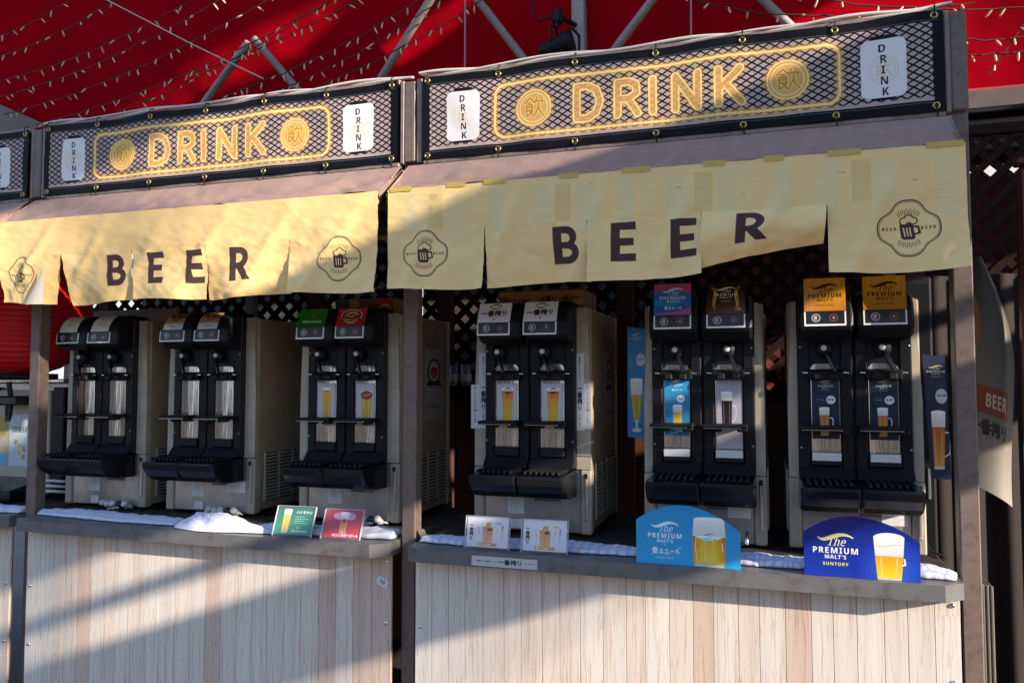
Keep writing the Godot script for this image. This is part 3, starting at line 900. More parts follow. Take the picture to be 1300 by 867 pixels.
func make_stall(k: int) -> void:
	# k: 0 far left (mostly out of frame), 1 left, 2 right
	var ox := (k - 2) * PITCH
	var which: String = ["far left", "left", "right"][k]
	var tan_: Material = mats["frame_tan"]
	var br: Material = mats["post_brown"]
	var fr := thing("stall_frame", {0: "brown steel frame of the stall cut off at the left edge", 1: "brown steel frame of the middle stall with the sunlit curtain", 2: "brown steel frame of the right stall with the shaded sign"}[k], "frame", Vector3(ox, 0, 0), "stall frames")
	# posts: 50 mm square tube; the right stall's right post is seen whole
	part("post", MB.new().box(Vector3(0.546, 1.18, -0.027), Vector3(0.054, 2.36, 0.054), 0.004), br, fr)
	part("post_sleeve", MB.new().box(Vector3(0.549, 2.50, -0.018), Vector3(0.044, 0.30, 0.075), 0.004), br, fr)
	if k == 0 or k == 2:
		part("post", MB.new().box(Vector3(0.546, 1.18, -1.5), Vector3(0.054, 2.36, 0.054), 0.004), br, fr)
	part("sign_upright", MB.new().box(Vector3(-1.197, 2.50, 0.0), Vector3(0.022, 0.31, 0.04), 0.003), tan_, fr)
	part("sign_upright", MB.new().box(Vector3(0.519, 2.50, 0.0), Vector3(0.016, 0.31, 0.04), 0.003), tan_, fr)
	part("sign_rail", MB.new().box(Vector3(-0.335, 2.652, 0.0), Vector3(1.69, 0.022, 0.04), 0.004), tan_, fr)
	part("sign_rail", MB.new().box(Vector3(-0.335, 2.342, 0.0), Vector3(1.69, 0.018, 0.05), 0.004), tan_, fr)
	part("sign_backing", MB.new().box(Vector3(-0.335, 2.497, -0.008), Vector3(1.69, 0.285, 0.008)), mat("backing_dark", Color(0.03, 0.028, 0.03), 0.7), fr)
	part("roof_tarp", MB.new().sheet(func(u, v): return Vector3(-1.2 + 1.765 * u, 2.40 - 0.03 * sin(u * PI) + 0.08 * v, -0.03 - 1.5 * v), 14, 8), mat("tarp", Color(0.06, 0.045, 0.04), 0.8, 0.0, 1.0), fr)
	for z in [-0.55, -1.1]:
		part("roof_beam", MB.new().box(Vector3(-0.33, 2.34, z), Vector3(1.69, 0.04, 0.03), 0.003), br, fr)
	# the vinyl sign, held to the rails by brass eyelets and cable ties
	var b := thing("sign_banner", {0: "vinyl sign with mesh print at the left edge, only its right end in view", 1: "sunlit vinyl sign with a glowing word above the middle stall's curtain", 2: "vinyl sign with a glowing word above the right stall, half in shade"}[k], "sign", Vector3(ox - 1.181, 2.349, 0.026), "vinyl signs over the stalls")
	var fn := func(u, v): return Vector3(1.688 * u, 0.302 * (1.0 - v) + 0.004 * sin(u * 19.0 + k) * (1 - v), 0.004 + 0.004 * sin(u * 37.0 + k * 2.0) * (0.4 + absf(v - 0.5)) + 0.006 * noise.get_noise_2d(u * 9 + k * 7, v * 3))
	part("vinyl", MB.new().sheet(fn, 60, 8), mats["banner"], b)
	if mats.get("eyelet_mesh") == null:
		var e := MB.new()
		e.t = Transform3D(Basis(Vector3.RIGHT, PI / 2), Vector3.ZERO)
		e.lathe([Vector2(0.0055, 0.0), Vector2(0.0055, 0.004), Vector2(0.0085, 0.006), Vector2(0.0115, 0.003), Vector2(0.0115, 0.0)], 14)
		mats["eyelet_mesh"] = e.mesh()
		var hl := MB.new()
		hl.t = Transform3D(Basis(Vector3.RIGHT, PI / 2), Vector3.ZERO)
		hl.lathe([Vector2(0, 0.0035), Vector2(0.0055, 0.0035)], 10)
		mats["hole_mesh"] = hl.mesh()
	for row in 2:
		for u in [0.012, 0.172, 0.336, 0.498, 0.661, 0.823, 0.986]:
			var p: Vector3 = fn.call(u, 0.052 if row == 0 else 0.948)
			var ey := part("eyelet", mats["eyelet_mesh"], mats["brass"], b, p)
			part("eyelet_hole", mats["hole_mesh"], mats["dark_hole"], ey)
			var s := 1.0 if row == 0 else -1.0
			part("cable_tie", MB.new().tube([p + Vector3(0, 0, 0.003), p + Vector3(0.001, s * 0.016, 0.008), p + Vector3(0.002, s * 0.029, 0.004), p + Vector3(0.003, s * 0.034, -0.012)], 0.0022, 5), mats["black_soft"], b)
	# the awning from the sign down to the curtain
	var a := thing("awning", {0: "brown cloth awning of the stall at the left edge, just a corner in view", 1: "brown cloth awning in sunlight over the middle stall", 2: "brown cloth awning over the right stall, mostly in shade"}[k], "awning", Vector3(ox - 1.236, 0, 0), "brown cloth awnings")
	var af := func(u, v):
		var w: float = 0.014 * minf(1.0, v * 3.0) * noise.get_noise_3d(u * 9 + v * 3.0, v * 2, k * 9.0) + 0.003 * sin(u * 43 + v * 5) * v
		return Vector3(1.758 * u, lerpf(2.333, 2.198, v) + w - 0.012 * sin(v * PI), lerpf(0.028, 0.2, v) + w)
	part("cover", MB.new().sheet(af, 70, 8), mats["awning_cloth"], a)
	part("front_bar", MB.new().tube([Vector3(0.0, 2.186, 0.19), Vector3(1.752, 2.186, 0.19)], 0.011), tan_, a)
	for x in [0.006, 1.748]:
		part("arm", MB.new().tube([Vector3(x, 2.32, 0.0), Vector3(x, 2.186, 0.195)], 0.010), tan_, a)
		part("side_flap", MB.new().sheet(func(u, v): return Vector3(x + (0.004 if x > 1 else -0.004), lerpf(2.333, 2.198, u) - 0.045 * v * u, lerpf(0.028, 0.2, u)), 6, 2), mats["awning_cloth"], a)
	# the beer curtain
	var n := thing("beer_curtain", {0: "yellow cloth curtain of the stall beyond the left edge", 1: "yellow cloth curtain in full sun, crumpled, its left flap turned up", 2: "yellow cloth curtain in shade on the right stall, its fourth flap puckered up"}[k], "curtain", Vector3(ox - 1.227, 2.203, 0.203), "yellow beer curtains")
	part("heading", MB.new().sheet(func(u, v): return noren_at(u, v, -1, k), 120, 12, 0, 1, 0, 0.42), mats["noren_lined" if k == 2 else "noren"], n)
	var cuts := [0.0, 0.2, 0.397, 0.597, 0.797, 1.0]
	for f in 5:
		part("flap", MB.new().sheet(func(u, v): return noren_at(u, v, f, k), 26, 18, cuts[f] + (0.0006 if f else 0.0), cuts[f + 1] - (0.0006 if f < 4 else 0.0), 0.42, 1.0), mats["noren_lined" if k == 2 else "noren"], n)
	if k == 1:   # the back of the folded corner
		part("turned_corner", MB.new().sheet(func(u, v): return Vector3(0.292 - 0.085 * u * v, -0.200 - 0.148 * v, 0.028 + 0.012 * sin(u * 2.5) * v), 6, 6), mat("cloth_back", Color(0.62, 0.58, 0.48), 0.9), n)
	if k == 2:
		for q in [[0.005, 0.075], [0.125, 0.06], [0.20, 0.07], [0.345, 0.055], [0.46, 0.08], [0.60, 0.06], [0.70, 0.05], [0.80, 0.08], [0.945, 0.085]]:
			var tp := MB.new()
			tp.sheet(func(u, v): return noren_at(q[0] + q[1] * 0.62 * u, 0.0, -1, k) + Vector3(0, 0.0065 - 0.016 * v, 0.0025), 5, 1)
			part("tape", tp, mats["yellow_tape"], n)
	# the counter
	var c := thing("serving_counter", {0: "grey topped counter with pale board front at the left edge", 1: "grey topped counter of the middle stall with striped shadows on its pale boards", 2: "grey topped counter of the right stall with sunlit pale boards"}[k], "counter", Vector3(ox, 0, 0), "plank fronted counters")
	var outline := PackedVector2Array([Vector2(-1.195, -0.70), Vector2(0.512, -0.70), Vector2(0.512, 0.068), Vector2(0.455, 0.123), Vector2(-1.165, 0.123), Vector2(-1.195, 0.095)])
	var topm := MB.new()
	topm.t = Transform3D(Basis(Vector3.RIGHT, -PI / 2), Vector3.ZERO)
	var flipped := PackedVector2Array()
	for q in outline:
		flipped.append(Vector2(q.x, -q.y))
	topm.plate(flipped, 0.938, TOP - 0.003)
	part("counter_top", topm, mats["counter_grey"], c)
	var topm2 := MB.new()
	topm2.t = Transform3D(Basis(Vector3.RIGHT, -PI / 2), Vector3.ZERO)
	var ins := PackedVector2Array()
	for q in flipped:
		ins.append(Vector2(q.x * 0.9985 - 0.0005, q.y * 0.985 - 0.002))
	topm2.plate(ins, TOP - 0.003, TOP)
	part("top_sheet", topm2, mats["counter_grey"], c)
	part("deck", MB.new().box(Vector3(-0.34, TOP + 0.002, -0.40), Vector3(1.69, 0.003, 0.6)), mats["deck_dark"], c)
	part("backing", MB.new().box(Vector3(-0.342, 0.48, 0.037), Vector3(1.69, 0.91, 0.006)), mats["gap_dark"], c)
	var x := -1.187
	var widths := RandomNumberGenerator.new()
	widths.seed = 40 + k
	while x < 0.50:
		var wd := minf(widths.randf_range(0.060, 0.078), 0.505 - x)
		if 0.505 - x - wd < 0.02:
			wd = 0.505 - x
		var pm := MB.new()
		pm.uvo = Vector2(widths.randf() * 3.0, widths.randf() * 2.0)
		pm.box(Vector3(x + wd / 2, 0.48, 0.045), Vector3(wd - 0.0016, 0.912, 0.009), 0.0005)
		part("plank", pm, mats[["planks", "planks_0", "planks", "planks_1", "planks_2", "planks_0", "planks_3", "planks", "planks_1"][widths.randi() % 9]], c)
		x += wd
	for bx in [-1.165, 0.485]:
		for by in [0.915, 0.70, 0.46, 0.2]:
			var bm := MB.new()
			bm.t = Transform3D(Basis(Vector3.RIGHT, PI / 2), Vector3(bx, by, 0.049))
			bm.lathe([Vector2(0.0075, 0.0), Vector2(0.007, 0.003), Vector2(0.004, 0.005), Vector2(0.0, 0.0055)], 10)
			part("bolt", bm, mats["chrome"], c)
	if k == 1:
		var lab := Cv.new(96, 64, C("d9dadb"), self)
		lab.text("16", 48, 46, 32, C("3a3a40"), 1)
		var lm := MB.new()
		lm.t = Transform3D(Basis(Vector3.BACK, -0.4), Vector3(0.47, 0.842, 0.0512))
		lm.plate(Cv.rr(-0.022, -0.014, 0.044, 0.028, 0.004), 0.0, 0.0006, Rect2(-0.022, -0.014, 0.044, 0.028))
		part("number_sticker", lm, printed("number_sticker", lab.tex(), 0.4), c)
	if k == 2:
		var lab := Cv.new(512, 88, C("bfc0be"), self)
		lab.kanji("香生の一番おいしい", 40, 34, 17, 2.6, C("4a4a4c"))
		lab.kanji("一番搾り", 208, 18, 46, 7, C("2e2c2e"))
		lab.kanji("うまい生ビール", 405, 36, 13, 2.2, C("56565a"))
		part("label_strip", MB.new().plate(PackedVector2Array([Vector2(-0.949, 0.943), Vector2(-0.722, 0.943), Vector2(-0.722, 0.975), Vector2(-0.949, 0.975)]), 0.1232, 0.1242, Rect2(-0.949, 0.943, 0.227, 0.032)), printed("label_strip", lab.tex(), 0.4), c)

# ---------------------------------------------------------------- beer dispensers
func half_pipe(w: float, h: float, bulge: float, round_top := true) -> MB:   # a stainless plate, slightly bowed
	var m := MB.new()
	var n := 10
	for i in n:
		var f := func(t: float) -> Vector3: return Vector3((t - 0.5) * w, 0, -bulge * (1.0 - pow(2 * t - 1, 2)))
		var ta := float(i) / n
		var tb := float(i + 1) / n
		var a: Vector3 = f.call(ta)
		var b: Vector3 = f.call(tb)
		var cut := func(t: float) -> float: return -0.012 * maxf(0, absf(2 * t - 1) - 0.75) * 4.0 if round_top else 0.0
		m.face([a, b, b + Vector3(0, h + cut.call(tb), 0), a + Vector3(0, h + cut.call(ta), 0)], [], 0)
	return m

func make_dispenser(kind: int) -> Node3D:
	# kind 0: with a wide body and drain taps; kind 1: narrower, card holders stand higher. Origin: middle of the base, front face; made in place.
	var hw := 0.225 if kind == 0 else 0.205
	var o := Node3D.new()
	var bp: Material = mats["black_plastic"]
	var bg: Material = mats["black_gloss"]
	var bs: Material = mats["black_soft"]
	var side: Material = mats["beige_side"]
	var metal: Material = mats["beige_metal"]
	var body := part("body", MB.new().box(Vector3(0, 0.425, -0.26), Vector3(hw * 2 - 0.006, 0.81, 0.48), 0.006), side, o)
	part("back_edge", MB.new().box(Vector3(hw - 0.008, 0.425, -0.492), Vector3(0.022, 0.812, 0.022), 0.004), metal, body)
	# pale cheeks each side of the black column
	for s in [-1, 1]:
		var ck := MB.new()
		var w0: float = hw - 0.172
		ck.plate(PackedVector2Array([Vector2(s * 0.170, 0.245), Vector2(s * (0.170 + w0), 0.245), Vector2(s * (0.170 + w0), 0.50), Vector2(s * (0.170 + w0 * (0.8 if kind == 0 else 0.5)), 0.83), Vector2(s * 0.170, 0.83)]), -0.03, 0.0)
		part("cheek", ck, metal, o)
		part("lower_cheek", MB.new().box(Vector3(s * (hw - 0.02), 0.127, -0.02), Vector3(0.04, 0.23, 0.045), 0.005), metal, o)
	# steel front below, with its stickers and handle strip
	part("steel_front", MB.new().box(Vector3(0, 0.127, -0.016), Vector3(hw * 2 - 0.082, 0.226, 0.02), 0.003), mats["steel_panel"], o)
	part("handle_strip", MB.new().box(Vector3(hw - 0.018, 0.145, 0.006), Vector3(0.011, 0.17, 0.01), 0.003), mats["steel_panel"], o)
	part("latch", MB.new().box(Vector3(hw - 0.018, 0.222, 0.011), Vector3(0.012, 0.018, 0.004), 0.001), bs, o)
	for q in ([[-0.062, 0.075, 0.062, 0.075], [-0.058, 0.022, 0.045, 0.032]] if kind == 0 else [[0.115, 0.10, 0.075, 0.06]]):
		part("notice_sticker", MB.new().plate(PackedVector2Array([Vector2(q[0] - q[2] / 2, q[1]), Vector2(q[0] + q[2] / 2, q[1]), Vector2(q[0] + q[2] / 2, q[1] + q[3]), Vector2(q[0] - q[2] / 2, q[1] + q[3])]), -0.0055, -0.0045, Rect2(q[0] - q[2] / 2, q[1], q[2], q[3])), mats["notice"], o)
	part("rating_plate", MB.new().box(Vector3(0.06, 0.135, -0.0055), Vector3(0.10, 0.02, 0.001)), mat("plate_grey", Color(0.16, 0.14, 0.13), 0.5), o)
	# ventilation grille low on both sides
	for s in [-1, 1]:
		var gr := part("grille", MB.new().box(Vector3(s * hw, 0.16, -0.265), Vector3(0.004, 0.20, 0.40)), mats["dark_hole"], o)
		for k in 14:
			var sl := MB.new()
			sl.t = Transform3D(Basis(Vector3.BACK, s * -0.5), Vector3(s * (hw + 0.002), 0.068 + k * 0.0142, -0.265))
			sl.box(Vector3.ZERO, Vector3(0.008, 0.0065, 0.40))
			part("slat", sl, metal, gr)
		for k in 5:
			part("grille_bar", MB.new().box(Vector3(s * (hw + 0.003), 0.16, -0.065 - k * 0.1), Vector3(0.006, 0.206, 0.012), 0.001), metal, gr)
	# the black column with two pouring bays
	part("column", MB.new().box(Vector3(0, 0.54, 0.0), Vector3(0.344, 0.59, 0.03), 0.005), bp, o)
	part("head_back", MB.new().box(Vector3(0, 0.775, -0.02), Vector3(0.346, 0.135, 0.11), 0.012), bp, o)
	for b in 2:
		var cx := -0.087 if b == 0 else 0.087
		var dx := -0.03 if kind == 0 else 0.0
		# bay frame
		for s in [-1, 1]:
			part("bay_jamb", MB.new().box(Vector3(cx + s * 0.066, 0.49, 0.021), Vector3(0.036, 0.47, 0.016), 0.004), bp, o)
		part("bay_foot", MB.new().sweep(PackedVector2Array([Vector2(0.015, 0.25), Vector2(0.06, 0.25), Vector2(0.03, 0.285), Vector2(0.015, 0.285)]), cx - 0.083, cx + 0.083, 0.003), bp, o)
		var plate := part("steel_plate", half_pipe(0.088, 0.31 if kind == 0 else 0.305, 0.006), mats["steel"], o, Vector3(cx, 0.315, 0.025))
		part("plate_bracket", MB.new().box(Vector3(cx, 0.305, 0.028), Vector3(0.092, 0.034, 0.02), 0.004), bs, o)
		if kind == 1:
			part("white_tab", MB.new().box(Vector3(cx, 0.318, 0.0395), Vector3(0.088, 0.026, 0.002), 0.0005), mats["white_paper"], o)
		# clamp with chrome pins
		var cl := part("clamp", MB.new().sweep(PackedVector2Array([Vector2(0.02, 0.565), Vector2(0.05, 0.57), Vector2(0.056, 0.592), Vector2(0.04, 0.602), Vector2(0.02, 0.602)]), cx - 0.054, cx + 0.054, 0.004), bs, o)
		for s in [-1, 1]:
			part("pin", MB.new().tube([Vector3(cx + s * 0.052, 0.590, 0.045), Vector3(cx + s * 0.070, 0.590, 0.045)], 0.0042, 8), mats["chrome"], cl)
			part("jaw", MB.new().box(Vector3(cx + s * 0.024, 0.578, 0.056), Vector3(0.026, 0.022, 0.018), 0.004), bs, cl)
		# glass rest
		var sh := part("glass_rest", MB.new().box(Vector3(cx - 0.01, 0.415, 0.075), Vector3(0.145, 0.010, 0.085), 0.003), bs, o)
		part("rest_edge", MB.new().box(Vector3(cx - 0.018, 0.408, 0.119), Vector3(0.122, 0.004, 0.004), 0.001), mats["chrome"], sh)
		part("rest_clip", MB.new().box(Vector3(cx + 0.045, 0.409, 0.088), Vector3(0.034, 0.026, 0.04), 0.004), bs, sh)
		part("rest_clip", MB.new().box(Vector3(cx - 0.032, 0.401, 0.07), Vector3(0.022, 0.014, 0.05), 0.003), bs, sh)
		# pouring lever and its white button
		var lv := part("lever", MB.new().tube([Vector3(cx + dx + 0.003, 0.655, 0.046), Vector3(cx + dx + 0.010, 0.64, 0.056), Vector3(cx + dx + 0.03, 0.594, 0.066)], 0.0078, 8, 0.007), bg, o)
		var hub := MB.new()
		hub.t = Transform3D(Basis(Vector3.RIGHT, PI / 2), Vector3(cx + dx, 0.668, 0.02))
		hub.lathe([Vector2(0.026, 0), Vector2(0.026, 0.014), Vector2(0.020, 0.024), Vector2(0, 0.024)], 18)
		part("hub", hub, bs, lv)
		var dot := MB.new()
		dot.t = Transform3D(Basis(Vector3.RIGHT, PI / 2), Vector3(cx + dx - 0.003, 0.671, 0.0445))
		dot.lathe([Vector2(0.0095, 0), Vector2(0.0095, 0.003), Vector2(0.006, 0.005), Vector2(0, 0.005)], 14)
		part("button", dot, mats["white_plastic"], lv)
		# hood that carries the card
		var ty := 0.0 if kind == 0 else 0.010
		part("hood", MB.new().sweep(PackedVector2Array([Vector2(-0.06, 0.700), Vector2(0.085, 0.700), Vector2(0.112, 0.716 + ty), Vector2(0.118, 0.726 + ty), Vector2(0.112, 0.776 + ty), Vector2(0.104, 0.797 + ty), Vector2(0.088, 0.823 + ty), Vector2(0.062, 0.843), Vector2(0.03, 0.852), Vector2(-0.06, 0.85)]), cx - 0.081, cx + 0.081, 0.008), bp, o)
		# drip tray
		var tr := part("drip_tray", MB.new().sweep(PackedVector2Array([Vector2(0.0, 0.245), Vector2(0.196, 0.236), Vector2(0.203, 0.228), Vector2(0.197, 0.205), Vector2(0.178, 0.178), Vector2(0.140, 0.157), Vector2(0.09, 0.148), Vector2(0.0, 0.146)]), cx - 0.086, cx + 0.086, 0.007), bg, o)
		for k in 7:
			part("grate_bar", MB.new().box(Vector3(cx - 0.06 + k * 0.02, 0.246 - 0.0, 0.10), Vector3(0.010, 0.012, 0.155), 0.002), bs, tr)
	return o

func hood_card(o: Node3D, b: int, kind: int, card: Material, front: Material, flat := true) -> void:
	var cx := (-0.087 if b == 0 else 0.087) - (0.022 if kind == 0 else 0.002)
	var ty := 0.0 if kind == 0 else 0.010
	var w := 0.124
	if flat:
		var h := 0.078 if kind == 0 else 0.108
		var m := MB.new()
		m.t = Transform3D(Basis(Vector3.RIGHT, -0.42 if kind == 0 else -0.16), Vector3(cx, 0.776 + ty, 0.1165))
		m.plate(PackedVector2Array([Vector2(-w / 2, 0), Vector2(w / 2, 0), Vector2(w / 2, h), Vector2(-w / 2, h)]), -0.002, 0.0, Rect2(-w / 2, 0, w, h))
		part("tap_card", m, card, o)
	else:   # a card that follows the rounded hood
		var pr := [Vector2(0.1135, 0.776), Vector2(0.1055, 0.799), Vector2(0.090, 0.8245), Vector2(0.064, 0.845), Vector2(0.045, 0.8505)]
		part("tap_card", MB.new().sheet(func(u, v):
			var t: float = (1.0 - v) * 3.999
			var p: Vector2 = pr[int(t)].lerp(pr[int(t) + 1], t - int(t))
			return Vector3(cx + (u - 0.5) * 0.098, p.y + 0.0015, p.x + 0.0015), 2, 12), card, o)
	var fm := MB.new()
	fm.t = Transform3D(Basis(Vector3.RIGHT, -0.10), Vector3(cx, 0.728 + ty, 0.119))
	fm.plate(PackedVector2Array([Vector2(-w / 2, 0), Vector2(w / 2, 0), Vector2(w / 2, 0.046), Vector2(-w / 2, 0.046)]), -0.003, 0.001, Rect2(-w / 2, 0, w, 0.046))
	part("button_panel", fm, front, o)

func plate_picture(o: Node3D, b: int, m: Material, h := 0.2, y0 := 0.385, w := 0.080) -> void:
	var cx := -0.087 if b == 0 else 0.087
	part("plate_picture", MB.new().plate(PackedVector2Array([Vector2(cx - w / 2, y0), Vector2(cx + w / 2, y0), Vector2(cx + w / 2, y0 + h), Vector2(cx - w / 2, y0 + h)]), 0.0255, 0.0265, Rect2(cx - w / 2, y0, w, h)), m, o)

func panel_tex(frame: String, glow: String) -> ImageTexture:
	var cv := Cv.new(256, 96, C("14181f"), self)
	cv.rect(0, 0, 9, 96, C(frame))
	cv.rect(247, 0, 9, 96, C(frame))
	cv.rect(0, 84, 256, 12, C(frame))
	cv.oval(72, 42, 27, 27, C("d8dcdf"))
	cv.oval(72, 42, 23, 23, C("40332c"))
	cv.rect(60, 30, 18, 26, C("d9d2c8"))
	cv.rect(63, 38, 12, 16, C("a98a6a"))
	cv.ring(180, 42, 24, 4, C("9c4a48"))
	cv.ring(180, 42, 17, 2.5, C(glow))
	cv.text("H", 180, 49, 13, C("e6e4e2"), 1)
	return cv.tex()

func make_dispensers() -> void:
	# prints shared by several machines
	var nt := Cv.new(128, 160, C("eceeee"), self)
	for k in 15:
		nt.line([Vector2(10, 12 + k * 10), Vector2(10 + 60 + (k * 37) % 48, 12 + k * 10)], 2.2, C("a2a8aa") if k % 4 else C("6c7276"))
	printed("notice", nt.tex(), 0.5)
	var pan_a := printed("panel_blue_white", panel_tex("ecf6fb", "c85a58"), 0.3)
	var pan_b := printed("panel_white", panel_tex("f8fbfc", "70302e"), 0.3)
	var cards := []
	# 0, 1: pale plain cards
	for k in 2:
		var cv := Cv.new(160, 160, C("ece6c8") if k == 0 else C("e6e1cc"), self)
		cv.ring(80, 52, 26, 4, C("a49c78"))
		cv.text("HARTLAND" if false else "BEER", 80, 112, 17, C("8a8466"), 2)
		cv.rect(0, 128, 160, 32, C("e6e4da"))
		cards.append(printed("card_%d" % k, cv.tex(), 0.18))
	# 2, 3: brown picture above white
	for k in 2:
		var cv := Cv.new(160, 160, C("a9764a"), self)
		cv.rect(0, 0, 160, 110, C("8f5a34") if k == 0 else C("b98a58"), C("c9986a"))
		for j in 5:
			cv.oval(30 + j * 26, 56 + (j * 13) % 22, 15, 9, C("5d2f1c"))
		cv.text("生ビール" if false else "BEER", 80, 96, 15, C("3c1d14"), 3, 1.0, 0.2)
		cv.rect(0, 112, 160, 48, C("d4dae0"))
		cv.text("DRAFT", 80, 142, 13, C("5a6470"), 2)
		cards.append(printed("card_%d" % (k + 2), cv.tex(), 0.25))
	# 4: green with a red star
	var cv := Cv.new(256, 180, C("1f7a22"), self)
	cv.rect(0, 0, 256, 180, C("2c8f2a"), C("17631c"))
	var star := PackedVector2Array()
	for i in 10:
		var a := -PI / 2 + TAU * i / 10.0
		star.append(Vector2(140, 68) + Vector2(cos(a), sin(a)) * (24.0 if i % 2 == 0 else 10.0))
	cv.poly([star], C("c8451f"))
	cv.text("Heineken", 132, 140, 26, C("eaf2e6"), 3)
	cards.append(printed("card_4", cv.tex(), 0.35))
	# 5: red label with an oval
	cv = Cv.new(256, 180, C("b8261f"), self)
	cv.rect(8, 8, 240, 164, C("c9382a"), C("a81d1a"))
	cv.oval(128, 80, 96, 66, C("e8dcc6"))
	cv.oval(128, 80, 88, 58, C("8e1a1a"))
	cv.bez([Vector2(66, 92), Vector2(90, 40), Vector2(150, 30), Vector2(192, 70)], 24, C("d7b06a"))
	cv.bez([Vector2(84, 66), Vector2(110, 100), Vector2(150, 90), Vector2(176, 52)], 12, C("e6cc92"))
	cv.rect(46, 100, 164, 30, C("5e1412"))
	cv.text("KIRIN LAGER", 128, 123, 17, C("e9d9b4"), 1, 0.95)
	cv.text("BEER", 128, 160, 14, C("e8c87a"), 3)
	cards.append(printed("card_5", cv.tex(), 0.35))
	# 6, 7: white with brush writing
	for k in 2:
		cv = Cv.new(256, 170, C("f3f3f6"), self)
		cv.bez([Vector2(78, 40), Vector2(110, 0), Vector2(160, 8), Vector2(186, 40)], 17, C("b08a48"))
		cv.bez([Vector2(84, 30), Vector2(110, 58), Vector2(150, 48), Vector2(176, 22)], 9, C("9c7838"))
		cv.bez([Vector2(96, 48), Vector2(120, 62), Vector2(150, 60), Vector2(170, 46)], 7, C("b08a48"))
		cv.kanji("一番搾り", 24, 66, 49, 9, C("2b2a2e"))
		cv.oval(128, 140, 7, 11, C("b5542e"))
		cv.line([Vector2(70, 128), Vector2(110, 128)], 2, C("9a9a9e"))
		cv.line([Vector2(146, 128), Vector2(186, 128)], 2, C("9a9a9e"))
		cards.append(printed("card_%d" % (6 + k), cv.tex(), 0.4))
	# 8: pink and blue, 9: dark brown with gold, 10: gold
	cv = Cv.new(220, 200, C("b95f8c"), self)
	cv.rect(0, 0, 220, 200, C("c0587e"), C("a76aa8"))
	cv.poly([PackedVector2Array([Vector2(0, 62), Vector2(90, 30), Vector2(220, 70), Vector2(220, 150), Vector2(140, 178), Vector2(40, 190), Vector2(0, 196)])], C("2f86c6"), C("3a66b8"))
	cv.poly([PackedVector2Array([Vector2(0, 96), Vector2(60, 110), Vector2(130, 88), Vector2(180, 120), Vector2(90, 150), Vector2(0, 140)])], C("2a9ad6"))
	draw_malts(cv, 112, 32, 1.65, C("e9eef4"), C("e9eef4"), C("e9eef4"))
	cv.kanji("香るエール", 62, 146, 20, 3.4, C("eaf0f6"))
	cards.append(printed("card_8", cv.tex(), 0.3))
	cv = Cv.new(220, 240, C("2c1710"), self)
	cv.rect(0, 0, 220, 240, C("1c100c"), C("5a2c14"))
	for s in [-1, 1]:
		cv.bez([Vector2(110 + s * 84, 40), Vector2(110 + s * 30, 90), Vector2(110 + s * 92, 150), Vector2(110 + s * 60, 216)], 16, C("c08a3a"))
		cv.bez([Vector2(110 + s * 78, 30), Vector2(110 + s * 18, 90), Vector2(110 + s * 84, 150), Vector2(110 + s * 52, 210)], 4, C("f0cf80"))
	draw_malts(cv, 110, 44, 1.5, C("e8dcc4"), C("e8dcc4"), C("e8dcc4"))
	cv.text("BLACK", 110, 152, 12, C("d8b878"), 1)
	cv.oval(186, 208, 12, 12, C("c08a3a"))
	cards.append(printed("card_9", cv.tex(), 0.25))
	cv = Cv.new(220, 200, C("c98a20"), self)
	cv.rect(0, 0, 220, 200, C("e09a1e"), C("b87d22"))
	for j in 9:
		cv.rect(j * 25, 0, 10, 200, C("d8951f").lerp(C("f2b53c"), (j * 5 % 9) / 12.0), C("b47820"))
	draw_malts(cv, 110, 40, 1.9, C("2a1c14"), C("2a1c14"), C("2a1c14"), C("5a4632"))
	cards.append(printed("card_10", cv.tex(), 0.25))
	# pictures behind the taps
	var pics := []
	for k in 3:      # 0 tall glass, 1 tulip with a red oval, 2 fluted glass
		cv = Cv.new(100, 240, C("c8c8c6"), self)
		cv.rect(0, 0, 100, 240, C("c0c0cc"), C("d2d0c8"))
		if k == 0:
			draw_glass(cv, 52, 32, 50, 200, 0.03, 0.8, C("e8b63a"), C("d69a2a"))
			cv.text("BEER", 52, 48, 7, C("3a6a48"), 1)
		elif k == 1:
			draw_glass(cv, 58, 46, 58, 160, 0.06, 0.7, C("e0b458"), C("d8a444"), false, 0.12)
			cv.oval(58, 66, 32, 24, C("7a2a22"))
			cv.oval(58, 66, 26, 18, C("a04a34"))
			cv.line([Vector2(40, 68), Vector2(76, 62)], 5, C("d8b880"))
		else:
			draw_glass(cv, 54, 30, 60, 205, 0.05, 0.74, C("e2722a"), C("eab024"), false, -0.10)
			cv.poly([PackedVector2Array([Vector2(34, 80), Vector2(76, 80), Vector2(74, 228), Vector2(36, 228)])], C("e9a326"), C("f0c63c"))
			cv.kanji("一番搾り", 34, 44, 10, 2.4, C("3c2a20"))
			cv.bez([Vector2(38, 38), Vector2(48, 22), Vector2(64, 24), Vector2(72, 36)], 7, C("8a6a34"))
		pics.append(printed("picture_%d" % k, cv.tex(), 0.35))
	cv = Cv.new(120, 310, C("2a8ec4"), self)       # 3 blue with a small glass
	cv.rect(0, 0, 120, 310, C("2f97cf"), C("2580b4"))
	draw_malts(cv, 60, 22, 0.62, C("e8f2f8"), C("e8f2f8"), C("e8f2f8"))
	cv.kanji("香るエール", 36, 66, 10, 1.6, C("d6ecf6"))
	cv.ring(38, 118, 16, 1.5, C("8cc6e4"))
	cv.oval(80, 118, 20, 20, C("e8eef2"))
	cv.kanji("香の生", 66, 113, 9, 1.6, C("46809c"))
	draw_glass(cv, 64, 152, 46, 130, 0.28, 0.82, C("d6a02a"), C("c8b02c"), false, 0.06)
	pics.append(printed("picture_3", cv.tex(), 0.35))
	cv = Cv.new(120, 310, C("b2aebb"), self)       # 4 dark beer in a mug
